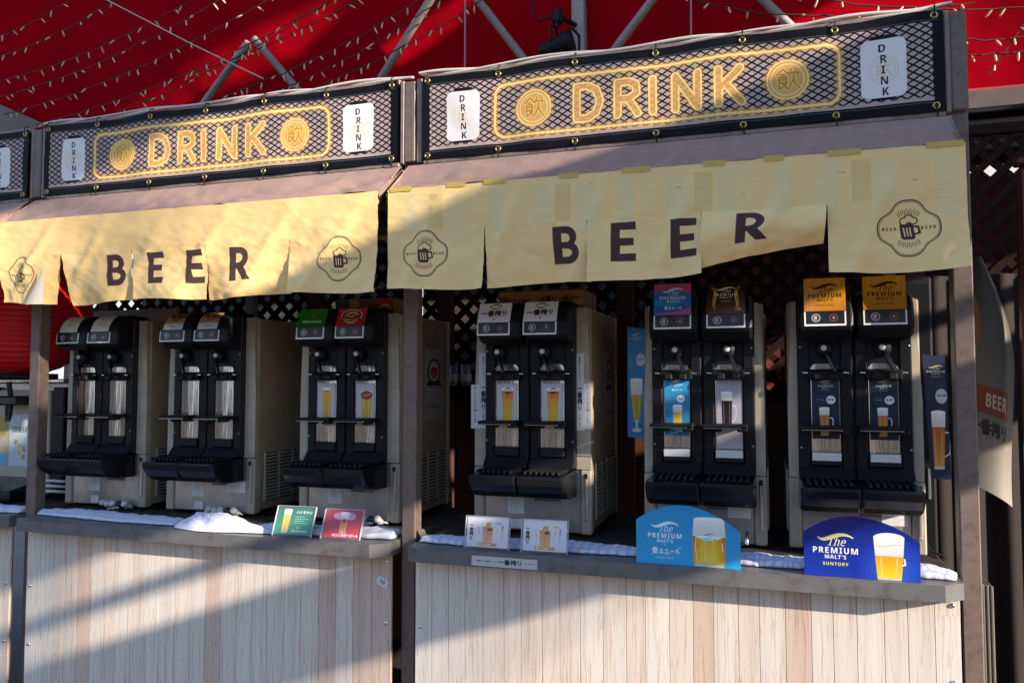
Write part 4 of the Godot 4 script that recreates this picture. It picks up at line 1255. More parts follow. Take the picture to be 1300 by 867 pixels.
	cv.rect(0, 0, 120, 310, C("a8a2b4"), C("bab6c2"))
	for j in 7:
		cv.line([Vector2(8 + j * 17, 0), Vector2(14 + j * 16, 310)], 3, C("bcb8c4"))
	draw_glass(cv, 50, 72, 54, 160, 0.22, 0.8, C("1c1214"), C("3a2024"), true)
	pics.append(printed("picture_4", cv.tex(), 0.3))
	cv = Cv.new(120, 310, C("16243c"), self)       # 5 navy with a mug
	cv.rect(0, 0, 120, 310, C("1a2a44"), C("14203a"))
	draw_malts(cv, 60, 24, 0.72, C("c8ac62"), C("d8d4c4"), C("dce0e6"), C("c8ac62"))
	cv.ring(36, 118, 18, 1.5, C("5a6a84"))
	cv.kanji("生の番", 24, 113, 8, 1.2, C("8a98ac"))
	cv.oval(84, 118, 21, 21, C("e4e6ea"))
	cv.kanji("生の香", 69, 112, 9, 1.8, C("3a4660"))
	draw_glass(cv, 54, 158, 46, 136, 0.26, 0.74, C("c8702a"), C("e0b030"), true)
	pics.append(printed("picture_5", cv.tex(), 0.3))

	var protos := [make_dispenser(0), make_dispenser(1)]
	# [centre x, kind, cards, panels, pictures, label]
	var spec := [
		[-2.825, 0, [0, 1], pan_a, [], "black and beige beer dispenser with pale cream cards, next to the leftmost post", false],
		[-2.262, 0, [2, 3], pan_a, [], "beer dispenser with brown and white cards, behind the bunched white towel", false],
		[-1.600, 0, [4, 5], pan_b, [0, 1], "beer dispenser with a green card and a red card, beside the middle post", true],
		[-0.838, 0, [6, 7], pan_b, [2, 2], "beer dispenser with two white brush-lettered cards and white strips down its cheeks", true],
		[-0.2185, 1, [8, 9], pan_b, [3, 4], "beer dispenser with a pink-blue card and a dark brown card, behind the light blue board", true],
		[0.261, 1, [10, 10], pan_b, [5, 5], "beer dispenser with two gold cards, behind the navy board", true]]
	for i in 6:
		var q: Array = spec[i]
		var o: Node3D = protos[q[1]] if i in [0, 4] else protos[q[1]].duplicate()
		o.name = numbered("beer_dispenser")
		add_child(o)
		o.position = Vector3(q[0], TOP + 0.004, -0.2)
		describe(o, q[5], "beer dispenser", "beer dispensers on the counters")
	for i in 6:
		var q: Array = spec[i]
		var o := get_node(NodePath("beer_dispenser" if i == 0 else "beer_dispenser_%03d" % i)) as Node3D
		for b in 2:
			hood_card(o, b, q[1], cards[q[2][b]], q[3], q[6])
			if q[4]:
				if q[1] == 0:
					plate_picture(o, b, pics[q[4][b]], 0.170, 0.385, 0.078)
				else:
					plate_picture(o, b, pics[q[4][b]], 0.205 if q[4][b] != 4 else 0.245, 0.375 if q[4][b] != 4 else 0.336, 0.082)
	dispenser_extras()

func sticker(o: Node3D, called: String, x: float, y: float, w: float, h: float, z: float, m: Material) -> void:
	part(called, MB.new().plate(PackedVector2Array([Vector2(x, y), Vector2(x + w, y), Vector2(x + w, y + h), Vector2(x, y + h)]), z, z + 0.001, Rect2(x, y, w, h)), m, o)

func dispenser_extras() -> void:
	# white strips with brush writing down the cheeks of the fourth machine
	var d4 := get_node("beer_dispenser_003") as Node3D
	var cv := Cv.new(84, 600, C("d2d2d2"), self)
	cv.kanji("香生おいしいとこ", 32, 30, 19, 3.0, C("3a3a3c"), true)
	cv.kanji("一番搾り", 18, 250, 48, 8, C("242426"), true)
	cv.kanji("うまい生ー", 32, 475, 20, 3.0, C("3a3a3c"), true)
	var long := printed("strip_long", cv.tex(), 0.6)
	cv = Cv.new(84, 560, C("d2d2d2"), self)
	cv.kanji("おいしいとこだけ搾ってます。", 28, 24, 30, 4.2, C("3e3e40"), true, 1.22)
	var short := printed("strip_short", cv.tex(), 0.6)
	sticker(d4, "writing_strip", 0.169, 0.385, 0.030, 0.28, 0.0005, long)
	sticker(d4, "writing_strip", 0.199, 0.39, 0.026, 0.165, 0.0008, short)
	sticker(d4, "writing_strip", -0.206, 0.385, 0.034, 0.285, 0.0005, long)
	sticker(d4, "writing_strip", -0.238, 0.385, 0.032, 0.165, 0.0008, short)
	var badge := Cv.new(96, 96, C("a8a59a"), self)
	badge.ring(48, 48, 34, 5, C("6a675e"))
	badge.line([Vector2(30, 60), Vector2(64, 34)], 6, C("6a675e"))
	badge.line([Vector2(36, 34), Vector2(60, 62)], 5, C("7a776e"))
	var bt := printed("badge", badge.tex(), 0.4)
	var bd := MB.new()
	var circle := PackedVector2Array()
	for i in 18:
		circle.append(Vector2(0.207, 0.325) + Vector2(cos(TAU * i / 18), sin(TAU * i / 18)) * 0.0095)
	part("badge", bd.plate(circle, 0.0, 0.0012, Rect2(0.1975, 0.3155, 0.019, 0.019)), bt, d4)
	# posters on the sides of the third and the fourth
	cv = Cv.new(220, 600, C("a9a6a4"), self)
	cv.oval(110, 190, 84, 110, C("27303c"))
	cv.oval(110, 190, 66, 90, C("c9c2b6"))
	cv.oval(110, 200, 46, 52, C("b0672c"))
	cv.bez([Vector2(60, 215), Vector2(90, 150), Vector2(140, 150), Vector2(160, 200)], 26, C("7a3a1e"))
	cv.poly([PackedVector2Array([Vector2(14, 300), Vector2(40, 272), Vector2(180, 272), Vector2(206, 300), Vector2(190, 340), Vector2(30, 340)])], C("20242e"))
	cv.text("KIRIN", 110, 352, 40, C("e4e0d6"), 3)
	cv.kanji("キリンの生ビール", 14, 480, 22, 4.0, C("26262a"))
	var pt := printed("side_poster", cv.tex(), 0.6)
	for q in [["beer_dispenser_002", -0.42, -0.24, 0.40], ["beer_dispenser_003", -0.40, -0.25, 0.385]]:
		var d := get_node(NodePath(q[0])) as Node3D
		var m := MB.new()
		m.t = Transform3D(Basis(Vector3.UP, PI / 2), Vector3(0.2245, q[3], q[2]))
		var w: float = q[2] - q[1]
		m.plate(PackedVector2Array([Vector2(0, 0), Vector2(w, 0), Vector2(w, 0.30), Vector2(0, 0.30)]), 0.0, 0.001, Rect2(0, 0, w, 0.30))
		part("side_poster", m, pt, d)
	# drain taps and their loops of hose at the foot of the first three machines
	for i in 3:
		var d := get_node(NodePath("beer_dispenser" if i == 0 else "beer_dispenser_%03d" % i)) as Node3D
		for k in 5:
			var m := MB.new()
			m.t = Transform3D(Basis(Vector3.RIGHT, 1.1 + 0.15 * (k % 2)), Vector3(0.03 + k * 0.031, 0.022, 0.018 + 0.004 * (k % 3)))
			m.lathe([Vector2(0.006, -0.02), Vector2(0.011, -0.016), Vector2(0.013, 0.0), Vector2(0.009, 0.010), Vector2(0.014, 0.014), Vector2(0.014, 0.026), Vector2(0.010, 0.030), Vector2(0, 0.031)], 12)
			part("drain_tap", m, mats["black_gloss"] if k == 3 else mats["white_plastic"], d)
		var hs := MB.new()
		for k in 3:
			var pts := []
			for j in 13:
				var a := TAU * j / 12.0 * 0.8 + k
				pts.append(Vector3(0.10 + k * 0.03 + cos(a) * (0.026 + 0.006 * k), 0.012 + 0.004 * k + 0.006 * sin(a * 2), 0.045 + sin(a) * 0.022))
			hs.tube(pts, 0.0022, 6)
		part("hose", hs, mats["white_plastic"], d)
	for q in [["beer_dispenser", -0.30, 0.52, 0.10, 0.07], ["beer_dispenser", -0.31, 0.40, 0.11, 0.10], ["beer_dispenser_001", -0.36, 0.50, 0.09, 0.06], ["beer_dispenser_004", -0.3, 0.6, 0.08, 0.06]]:
		var d := get_node(NodePath(q[0])) as Node3D
		var m := MB.new()
		m.t = Transform3D(Basis(Vector3.UP, PI / 2), Vector3((0.2245 if q[0] != "beer_dispenser_004" else 0.2045), q[2], q[1]))
		m.plate(PackedVector2Array([Vector2(0, 0), Vector2(q[3], 0), Vector2(q[3], q[4]), Vector2(0, q[4])]), 0.0, 0.001, Rect2(0, 0, q[3], q[4]))
		part("side_label", m, mats["notice"], d)
	for i in 6:     # screws down the column and a drip stained seam
		var d := get_node(NodePath("beer_dispenser" if i == 0 else "beer_dispenser_%03d" % i)) as Node3D
		for x in [-0.163, -0.008, 0.008, 0.163]:
			for y in [0.345, 0.675]:
				var sm2 := MB.new()
				sm2.t = Transform3D(Basis(Vector3.RIGHT, PI / 2), Vector3(x, y, 0.029 if absf(x) > 0.1 else 0.016))
				sm2.lathe([Vector2(0.0036, 0), Vector2(0.003, 0.0016), Vector2(0, 0.002)], 8)
				part("screw", sm2, mats["steel_panel"], d)
		part("centre_seam", MB.new().box(Vector3(0, 0.54, 0.0155), Vector3(0.003, 0.56, 0.002)), mats["dark_hole"], d)
		var cord := MB.new()
		cord.tube([Vector3(0.15, 0.05, -0.5), Vector3(0.22, 0.006, -0.46), Vector3(0.25, 0.006, -0.30), Vector3(0.235, 0.006, -0.12), Vector3(0.26, 0.006, -0.02)], 0.005, 6)
		part("power_cord", cord, mats["black_soft"], d)
	sticker(get_node("beer_dispenser_001") as Node3D, "paper_label", 0.085, 0.098, 0.09, 0.045, -0.0055, mats["notice"])
	sticker(get_node("beer_dispenser_002") as Node3D, "teal_label", 0.075, 0.128, 0.03, 0.02, -0.0055, mat("teal_paper", Color(0.3, 0.45, 0.46), 0.5))
	for i in [3, 4, 5]:     # a bead chain and a small valve
		var d := get_node(NodePath("beer_dispenser_%03d" % i)) as Node3D
		var vm := MB.new()
		vm.tube([Vector3(0.14, 0.06, 0.0), Vector3(0.14, 0.055, 0.03), Vector3(0.14, 0.02, 0.036)], 0.007, 8)
		part("drain_valve", vm, mats["chrome"], d)
		var ch := MB.new()
		for j in 16:
			var a := PI * j / 15.0
			ch.t = Transform3D(Basis(), Vector3(0.115 + cos(a) * 0.026, 0.05 - sin(a) * 0.036, 0.03))
			ch.lathe([Vector2(0, -0.0024), Vector2(0.0022, 0), Vector2(0, 0.0024)], 6)
		part("bead_chain", ch, mats["chrome"], d)

# ---------------------------------------------------------------- on the counters
func heap(label: String, x: float, z: float) -> void:   # a towel dropped in a peaked heap
	var t := thing("striped_towel", label, "towel", Vector3(x, TOP + 0.0035, z), "towels along the counters")
	part("cloth", MB.new().sheet(func(u, v):
		var a: float = TAU * u
		var rx: float = 0.20 * v * (1.0 + 0.18 * sin(a * 3 + 1) + 0.1 * sin(a * 5))
		var rz: float = 0.062 * v * (1.0 + 0.14 * sin(a * 3 + 2))
		var y: float = 0.040 * pow(1.0 - v, 1.1) + 0.026 * (1.0 - absf(sin(a * 3.5 + v * 1.6 + 0.6))) * sin(PI * pow(v, 0.8)) + 0.008 * smoothstep(1.0, 0.9, v) + 0.010 * noise.get_noise_3d(cos(a) * v * 3, sin(a) * v * 3, 5.0) * sin(PI * v)
		return Vector3(cos(a) * rx - 0.05 * (1.0 - v) + 0.04 * v, maxf(0.0, y), sin(a) * rz - 0.012 * (1 - v)), 90, 26), mats["towel_plain"], t)

func towel(label: String, x0: float, x1: float, zc: Array, half: Array, high: Array, seed_: int, rough := 1.0) -> void:
	var t := thing("striped_towel", label, "towel", Vector3((x0 + x1) / 2, TOP + 0.0035, 0), "towels along the counters")
	var n := int((x1 - x0) / 0.012) + 4
	var pick := func(a: Array, u: float) -> float:
		var f := u * (a.size() - 1)
		var i := mini(int(f), a.size() - 2)
		return lerpf(a[i], a[i + 1], smoothstep(0, 1, f - i))
	var m := MB.new()
	m.sheet(func(u, v):
		var a: float = TAU * v
		var e := pow(sin(PI * clampf(u, 0.0, 1.0)), 0.12) if u > 0.001 and u < 0.999 else 0.0
		var w: float = pick.call(half, u) * (1.0 + 0.16 * noise.get_noise_2d(u * (x1 - x0) * 14 + seed_, 2.0)) * e
		var h: float = pick.call(high, u) * (1.0 + 0.25 * rough * noise.get_noise_2d(u * (x1 - x0) * 16 + seed_, 8.0)) * e
		var c := cos(a)
		var s := sin(a)
		var zz := signf(c) * pow(absf(c), 0.7) * w
		var yy := (pow(s, 0.75) * h if s > 0 else 0.0)
		var x: float = lerpf(x0, x1, u) - (x0 + x1) / 2
		var wob := 0.004 * rough * noise.get_noise_3d(x * 26 + seed_, zz * 30, 4.0) + 0.0012 * noise.get_noise_3d(x * 90, zz * 90, seed_) + 0.009 * rough * noise.get_noise_3d(x * 9 + zz * 30, seed_, 7.0) + 0.003 * sin(zz * 130.0)
		return Vector3(x + 0.02 * rough * noise.get_noise_2d(zz * 20 + seed_, u * 9), maxf(0.0, yy + wob * (0.3 + s) if s > 0 else 0.0), pick.call(zc, u) + zz + 0.006 * noise.get_noise_2d(x * 25, seed_)), n, 26)
	part("cloth", m, mats["towel_striped" if seed_ in [36, 47, 58] else "towel_plain"], t)

func stand(label: String, x: float, z: float, w: float, h: float, lean: float, turn: float, card: Material) -> void:
	var o := thing("menu_card_stand", label, "card stand", Vector3(x, TOP + 0.001, z), "clear card stands on the counters", turn)
	var r := Transform3D(Basis(Vector3.RIGHT, -lean), Vector3(0, 0.004, 0))
	var m := MB.new()
	m.t = r
	m.plate(PackedVector2Array([Vector2(-w / 2 + 0.004, 0.006), Vector2(w / 2 - 0.004, 0.006), Vector2(w / 2 - 0.004, h), Vector2(-w / 2 + 0.004, h)]), -0.0006, 0.0, Rect2(-w / 2 + 0.004, 0.006, w - 0.008, h - 0.006))
	part("card", m, card, o)
	m = MB.new()
	m.t = r
	m.box(Vector3(0, h / 2, 0.003), Vector3(w, h, 0.0022), 0.0006)
	part("acrylic_front", m, mats["clear_acrylic"], o)
	m = MB.new()
	m.t = r
	m.box(Vector3(0, h / 2, -0.0035), Vector3(w, h, 0.0022), 0.0006)
	part("acrylic_back", m, mats["clear_acrylic"], o)
	part("foot", MB.new().box(Vector3(0, 0.0015, -0.02), Vector3(w, 0.0025, 0.055), 0.0006), mats["clear_acrylic"], o)
	var rim := MB.new()
	rim.t = r
	for s in [-1, 1]:
		rim.box(Vector3(s * (w / 2 + 0.0007), h / 2, 0), Vector3(0.0014, h, 0.009))
	rim.box(Vector3(0, h + 0.0007, 0), Vector3(w, 0.0014, 0.009))
	part("rim", rim, mat("acrylic_edge", Color(0.55, 0.58, 0.6), 0.2), o)

func arch(w: float, left: float, right: float, apex: float, at: float) -> PackedVector2Array:
	var p := PackedVector2Array([Vector2(0, 0), Vector2(w, 0), Vector2(w, right)])
	for i in range(1, 24):
		var t := i / 24.0
		var x := w * (1 - t)
		var base := lerpf(right, left, t)
		var k := (x - at) / (at if x < at else w - at)
		p.append(Vector2(x, base + (apex - lerpf(right, left, 1 - at / w)) * (1.0 - k * k)))
	p.append(Vector2(0, left))
	return p

func make_counter_things() -> void:
	var cv := Cv.new(512, 128, C("d9d8e6"), self, 1)
	for x in range(0, 512):
		var f := x / 512.0 * 26.0
		var ph := fposmod(f, 1.0)
		if ph > 0.62:
			cv.im.fill_rect(Rect2i(x, 0, 1, 128), C("b4b9de") if int(f) % 3 else C("d0bcd4"))
	for y in [18, 50, 84, 112]:
		cv.im.fill_rect(Rect2i(0, y, 512, 5), C("bcbede"))
	printed("towel_striped", cv.tex(), 0.95)
	cv = Cv.new(256, 128, C("dcdcea"), self, 1)
	for x in range(0, 256, 2):
		cv.im.fill_rect(Rect2i(x, 0, 1, 128), C("d6d6e4"))
	for y in [20, 58, 90]:
		cv.im.fill_rect(Rect2i(0, y, 256, 4), C("c6c6e0"))
	printed("towel_plain", cv.tex(), 0.95)
	towel("pale striped towel folded flat along the middle stall's counter beside the leftmost post", -2.985, -2.215, [-0.03, -0.02, 0.0, 0.005], [0.058, 0.06, 0.058, 0.055], [0.016, 0.018, 0.016, 0.018], 3, 0.6)
	heap("white towel dropped in a heap left of the green card stand", -2.04, 0.048)
	towel("striped towel behind the green and red card stands", -1.90, -1.285, [0.02, 0.01, 0.0, -0.02], [0.05, 0.045, 0.05, 0.06], [0.02, 0.022, 0.024, 0.03], 25)
	towel("lavender striped towel lying behind the two small white card stands", -1.19, -0.38, [0.0, 0.0, -0.01, -0.01], [0.05, 0.05, 0.052, 0.05], [0.020, 0.018, 0.02, 0.02], 36, 0.6)
	towel("striped towel lying in a patch of sun between the light blue and navy boards", -0.40, 0.13, [-0.01, 0.0, 0.005], [0.05, 0.055, 0.05], [0.020, 0.022, 0.026], 47, 0.8)
	towel("white towel running behind the navy board to the right end of the counter", 0.11, 0.506, [0.0, -0.02, 0.0, 0.02], [0.05, 0.05, 0.06, 0.05], [0.024, 0.022, 0.028, 0.022], 58, 0.9)
	towel("pale towel on the far left counter beside the whisky soda machine", -3.75, -3.06, [-0.03, -0.02], [0.05, 0.05], [0.018, 0.02], 69)
	# small cards in clear stands
	cv = Cv.new(220, 150, C("dcd9dc"), self)
	cv.rect(0, 0, 220, 150, C("e4e2e6"), C("d6d2d4"))
	draw_glass(cv, 112, 42, 58, 92, 0.08, 0.78, C("e08a4c"), C("e6a862"))
	for j in 7:
		cv.line([Vector2(96 + j * 5, 58 - (j * 7) % 12), Vector2(104 + j * 4, 34 - (j * 5) % 10)], 5, C("c48a3c") if j % 2 else C("e0b070"))
	cv.oval(120, 62, 13, 8, C("5c3a2a"))
	cv.line([Vector2(70, 84), Vector2(62, 52)], 5, C("e6b08a"))
	cv.line([Vector2(156, 80), Vector2(166, 50)], 5, C("e6b08a"))
	cv.kanji("一番搾り", 14, 34, 20, 3.6, C("2c2a2c"), true)
	cv.kanji("香生ビール", 182, 40, 12, 2.0, C("8a8488"), true)
	cv.kanji("お香の", 150, 26, 11, 2.0, C("c89a6a"))
	cv.rect(62, 128, 100, 15, C("d6904c"))
	cv.kanji("生ビールの香り", 68, 131, 9, 1.6, C("f0e6d8"))
	var wc := printed("white_card", cv.tex(), 0.35)
	stand("clear stand with a white beer card, left of the pair on the right counter", -0.910, 0.088, 0.156, 0.106, 0.2, 0.0, wc)
	stand("clear stand with a white beer card, right of the pair, nearer the light blue board", -0.710, 0.088, 0.156, 0.106, 0.2, 0.02, wc)
	cv = Cv.new(240, 170, C("1e8c70"), self)
	cv.rect(0, 0, 240, 170, C("0f6a4c"), C("2a9478"))
	draw_glass(cv, 66, 20, 52, 140, 0.22, 0.8, C("e0b848"), C("d8a838"))
	cv.kanji("ハイネケン", 122, 24, 20, 3.4, C("eef4f0"))
	for j in 4:
		cv.line([Vector2(122, 62 + j * 13), Vector2(180 + (j * 23) % 40, 62 + j * 13)], 3, C("9cd0c0"))
	cv.oval(150, 128, 9, 9, C("b8a06a"))
	cv.text("Heineken", 164, 156, 15, C("eef4f0"), 3)
	stand("clear stand with a green beer card, beside the red one on the middle counter", -1.662, 0.095, 0.156, 0.108, 0.40, 0.05, printed("green_card", cv.tex(), 0.3))
	cv = Cv.new(240, 170, C("c21e3c"), self)
	cv.rect(0, 0, 240, 170, C("b00c30"), C("d61a34"))
	cv.oval(124, 34, 74, 22, C("e0889a"))
	cv.oval(96, 44, 44, 17, C("eaa8b4"))
	cv.oval(156, 46, 40, 16, C("e69aa8"))
	draw_glass(cv, 126, 18, 54, 124, 0.32, 0.8, C("d8782c"), C("e09038"))
	cv.oval(126, 68, 13, 13, C("8a2a1c"))
	cv.kanji("キリンラガービール", 62, 146, 18, 4.2, C("f4e8e8"))
	stand("clear stand with a red beer card, at the right end of the middle counter", -1.462, 0.095, 0.152, 0.106, 0.40, 0.05, printed("red_card", cv.tex(), 0.3))
	# two arched boards
	cv = Cv.new(640, 380, C("2a9fd8"), self)
	cv.rect(0, 0, 640, 380, C("2492cc"), C("34aae0"))
	draw_malts(cv, 180, 118, 2.3, C("e6f1f7"), C("eef6fa"), C("eef6fa"))
	cv.ring(180, 256, 5, 2, C("b8def0"))
	cv.kanji("香", 98, 272, 40, 5.5, C("eef6fa"))
	cv.kanji("るエール", 142, 280, 32, 4.2, C("eef6fa"))
	cv.line([Vector2(86, 322), Vector2(140, 306), Vector2(200, 318), Vector2(286, 262)], 2.5, C("d6ebf5"))
	cv.text("SUNTORY", 180, 346, 16, C("a6cfe6"), 1, 1.1)
	draw_glass(cv, 452, 82, 184, 296, 0.37, 1.0, C("dd701a"), C("e8a82a"), false, 0.08)
	for j in 10:
		draw_glass(cv, 452, 192 + j * 2, 168 - j * 9, 176 - j * 3, 0.0, 1.0, C("dd701a").lerp(C("ecc030"), 0.25 + j / 13.0), C("e8a82a").lerp(C("f4dc48"), 0.25 + j / 13.0), false, 0.08)
	cv.rect(372, 362, 162, 14, C("f2dc7a"))
	draw_malts(cv, 452, 172, 0.95, C("5aa6cc"), C("6ab0d2"), C("5aa6cc"))
	cv.line([Vector2(376, 180), Vector2(368, 250), Vector2(380, 350)], 7, C("f4dca0"))
	cv.line([Vector2(530, 230), Vector2(536, 280)], 6, C("f8f2e0"))
	var b := thing("display_board", "light blue arched beer board standing at the counter's front edge", "board", Vector3(-0.404, TOP + 0.001, 0.106), "arched boards on the right counter")
	part("panel", MB.new().plate(arch(0.314, 0.133, 0.110, 0.183, 0.150), -0.006, 0.0, Rect2(0, 0, 0.314, 0.186)), printed("blue_board", cv.tex(), 0.22), b)
	part("strut", MB.new().plate(PackedVector2Array([Vector2(0.13, 0), Vector2(0.2, 0), Vector2(0.18, 0.1), Vector2(0.15, 0.1)]), -0.012, -0.0065), mats["white_paper"], b)
	cv = Cv.new(640, 380, C("15288c"), self)
	cv.rect(0, 0, 640, 380, C("101f70"), C("1a3aa8"))
	for j in 14:
		cv.oval(500, 330, 230 - j * 12, 200 - j * 10, C("16309a").lerp(C("2a58c8"), j / 14.0))
	draw_malts(cv, 178, 122, 2.75, C("f0e08a"), C("f2e8a0"), C("f2f0ea"), C("ecd84a"))
	draw_glass(cv, 474, 120, 168, 262, 0.44, 0.76, C("eba224"), C("f4d42c"), false, 0.02)
	cv.oval(474, 126, 84, 30, C("f8f7f5"))
	cv.bez([Vector2(396, 168), Vector2(430, 200), Vector2(500, 150), Vector2(552, 170)], 9, C("cfc8b8"))
	cv.line([Vector2(556, 250), Vector2(560, 282), Vector2(546, 286)], 10, C("e8eaf0"))
	b = thing("display_board", "navy arched beer board at the right end of the counter", "board", Vector3(0.089, TOP + 0.001, 0.106), "arched boards on the right counter")
	part("panel", MB.new().plate(arch(0.308, 0.124, 0.112, 0.174, 0.142), -0.006, 0.0, Rect2(0, 0, 0.308, 0.178)), printed("navy_board", cv.tex(), 0.22), b)
	part("strut", MB.new().plate(PackedVector2Array([Vector2(0.13, 0), Vector2(0.2, 0), Vector2(0.18, 0.1), Vector2(0.15, 0.1)]), -0.012, -0.0065), mats["white_paper"], b)

# ---------------------------------------------------------------- inside and behind the stalls
func make_background_things() -> void:
	# narrow posters fixed beside the two right machines
	var cv := Cv.new(110, 640, C("2f8fce"), self)
	cv.rect(0, 0, 110, 640, C("3a9ad4"), C("2474b4"))
	draw_malts(cv, 52, 40, 0.75, C("dceaf4"), C("dceaf4"), C("dceaf4"))
	cv.ring(40, 190, 24, 2, C("8cc0e0"))
	cv.oval(78, 190, 26, 36, C("dcdce4"))
	cv.kanji("香の生", 58, 180, 13, 2.4, C("5a88a8"))
	draw_glass(cv, 54, 304, 68, 240, 0.36, 0.42, C("c0a428"), C("a89a30"), false, 0.12)
	cv.rect(47, 540, 14, 40, C("c0ccd8"))
	cv.oval(54, 590, 26, 12, C("c8d2dc"))
	var o := thing("narrow_poster", "tall narrow light blue poster with a stemmed beer glass", "poster", Vector3(-0.470, 1.345, -0.335), "narrow posters beside the dispensers", -0.05)
	part("sheet", MB.new().plate(PackedVector2Array([Vector2(-0.034, 0), Vector2(0.034, -0.006), Vector2(0.038, 0.40), Vector2(-0.032, 0.41)]), 0, 0.002, Rect2(-0.036, -0.006, 0.074, 0.416)), printed("poster_blue", cv.tex(), 0.4), o)
	part("fixing", MB.new().box(Vector3(0.03, 0.3, -0.008), Vector3(0.03, 0.02, 0.014), 0.002), mats["white_plastic"], o)
	cv = Cv.new(110, 640, C("16223e"), self)
	cv.rect(0, 0, 110, 640, C("1a2848"), C("121e3a"))
	draw_malts(cv, 54, 60, 0.85, C("c8ac5a"), C("d0ccc0"), C("d4d8e0"), C("b89a52"))
	cv.ring(40, 214, 24, 2, C("4e5e7c"))
	cv.oval(76, 216, 26, 38, C("c4c8d6"))
	cv.kanji("生の香", 58, 206, 12, 2.2, C("4a5674"))
	draw_glass(cv, 60, 298, 62, 290, 0.26, 0.7, C("b45a1c"), C("c89a28"), true)
	o = thing("narrow_poster", "tall narrow navy poster with a beer mug, beside the rightmost post", "poster", Vector3(0.530, 1.227, -0.335), "narrow posters beside the dispensers", 0.05)
	part("sheet", MB.new().plate(PackedVector2Array([Vector2(-0.026, 0.002), Vector2(0.036, 0), Vector2(0.026, 0.405), Vector2(-0.040, 0.415)]), 0, 0.002, Rect2(-0.040, 0, 0.076, 0.415)), printed("poster_navy", cv.tex(), 0.4), o)
	part("fixing", MB.new().box(Vector3(-0.03, 0.2, -0.008), Vector3(0.05, 0.02, 0.014), 0.002), mats["black_soft"], o)
	# boxes on top of the machines
	cv = Cv.new(360, 80, C("b5692a"), self)
	cv.rect(0, 0, 360, 80, C("c47a34"), C("9c5420"))
	for j in 8:
		cv.oval(20 + j * 46, 40 + (j * 17) % 20 - 10, 26, 15, C("d08a3c") if j % 2 else C("8a4a1c"))
	cv.kanji("生ビール", 206, 20, 22, 5, C("2a120a"))
	cv.kanji("香の生おいしい", 20, 30, 14, 2.4, C("5a2c12"))
	cv.text("COUNTRY", 316, 38, 11, C("4a220e"), 1)
	o = thing("beer_carton", "orange brown printed carton on top of the dispenser with white brush-lettered cards", "carton", Vector3(-0.826, TOP + 0.835, -0.40))
	part("box", MB.new().box(Vector3(0, 0.038, 0), Vector3(0.335, 0.075, 0.24), 0.003), mat("cardboard", Color(0.30, 0.17, 0.08), 0.8, 0.0, 1.0), o)
	part("front_print", MB.new().plate(PackedVector2Array([Vector2(-0.166, 0.002), Vector2(0.166, 0.002), Vector2(0.166, 0.074), Vector2(-0.166, 0.074)]), 0.1202, 0.121, Rect2(-0.166, 0.002, 0.332, 0.072)), printed("carton_print", cv.tex(), 0.6), o)
	part("lid_flap", MB.new().box(Vector3(0, 0.079, 0.02), Vector3(0.335, 0.003, 0.19), 0.001), mats["cardboard"], o)
	cv = Cv.new(360, 80, C("7a1c18"), self)
	cv.rect(0, 0, 90, 80, C("2c4a1e"))
	cv.rect(90, 0, 60, 80, C("b8862c"))
	cv.rect(150, 0, 90, 80, C("4a4a1e"))
	cv.rect(240, 0, 120, 80, C("b81e1a"), C("8a1614"))
	cv.bez([Vector2(270, 50), Vector2(290, 20), Vector2(330, 20), Vector2(345, 50)], 12, C("d8a868"))
	o = thing("beer_carton", "green, gold and red printed carton on top of the dispenser with green and red cards", "carton", Vector3(-1.585, TOP + 0.835, -0.40))
	part("box", MB.new().box(Vector3(0, 0.035, 0), Vector3(0.27, 0.068, 0.22), 0.003), mats["cardboard"], o)
	part("front_print", MB.new().plate(PackedVector2Array([Vector2(-0.134, 0.002), Vector2(0.134, 0.002), Vector2(0.134, 0.067), Vector2(-0.134, 0.067)]), 0.1102, 0.111, Rect2(-0.134, 0.002, 0.268, 0.065)), printed("carton_print_red", cv.tex(), 0.6), o)
	part("lid_flap", MB.new().box(Vector3(0, 0.071, 0.015), Vector3(0.27, 0.003, 0.18), 0.001), mats["cardboard"], o)
	# shelf with cans on the back boards
	o = thing("wall_shelf", "small dark shelf fixed to the back boards between the two stalls", "shelf", Vector3(-1.66, 1.512, -1.50))
	part("board", MB.new().box(Vector3(0, 0, 0), Vector3(0.30, 0.02, 0.13), 0.003), mats["lattice_brown"], o)
	for s in [-1, 1]:
		part("bracket", MB.new().box(Vector3(s * 0.12, -0.04, -0.03), Vector3(0.016, 0.06, 0.07), 0.002), mats["black_soft"], o)
	var cols := [Color(0.35, 0.02, 0.02), Color(0.22, 0.25, 0.42), Color(0.22, 0.24, 0.36)]
	for k in 3:
		o = thing("drink_can", ["red drink can at the left end of the small back shelf", "pale blue drink can in the middle of the small back shelf", "blue grey drink can at the right end of the small back shelf"][k], "can", Vector3(-1.735 + k * 0.07, 1.523, -1.47), "cans on the back shelf")
		part("can_body", MB.new().lathe([Vector2(0.0, 0.0), Vector2(0.027, 0.0), Vector2(0.031, 0.006), Vector2(0.031, 0.11), Vector2(0.027, 0.12), Vector2(0.027, 0.122), Vector2(0.024, 0.119), Vector2(0, 0.119)], 18), mat("can_%d" % k, cols[k], 0.3, 0.4), o)
		part("label_band", MB.new().lathe([Vector2(0.0314, 0.03), Vector2(0.0314, 0.07)], 18), mats["white_paper"], o)
	# the red paper lantern at the far left
	o = thing("paper_lantern", "large red ribbed paper lantern behind the leftmost post", "lantern", Vector3(-3.555, 1.56, -0.38))
	var prof := []
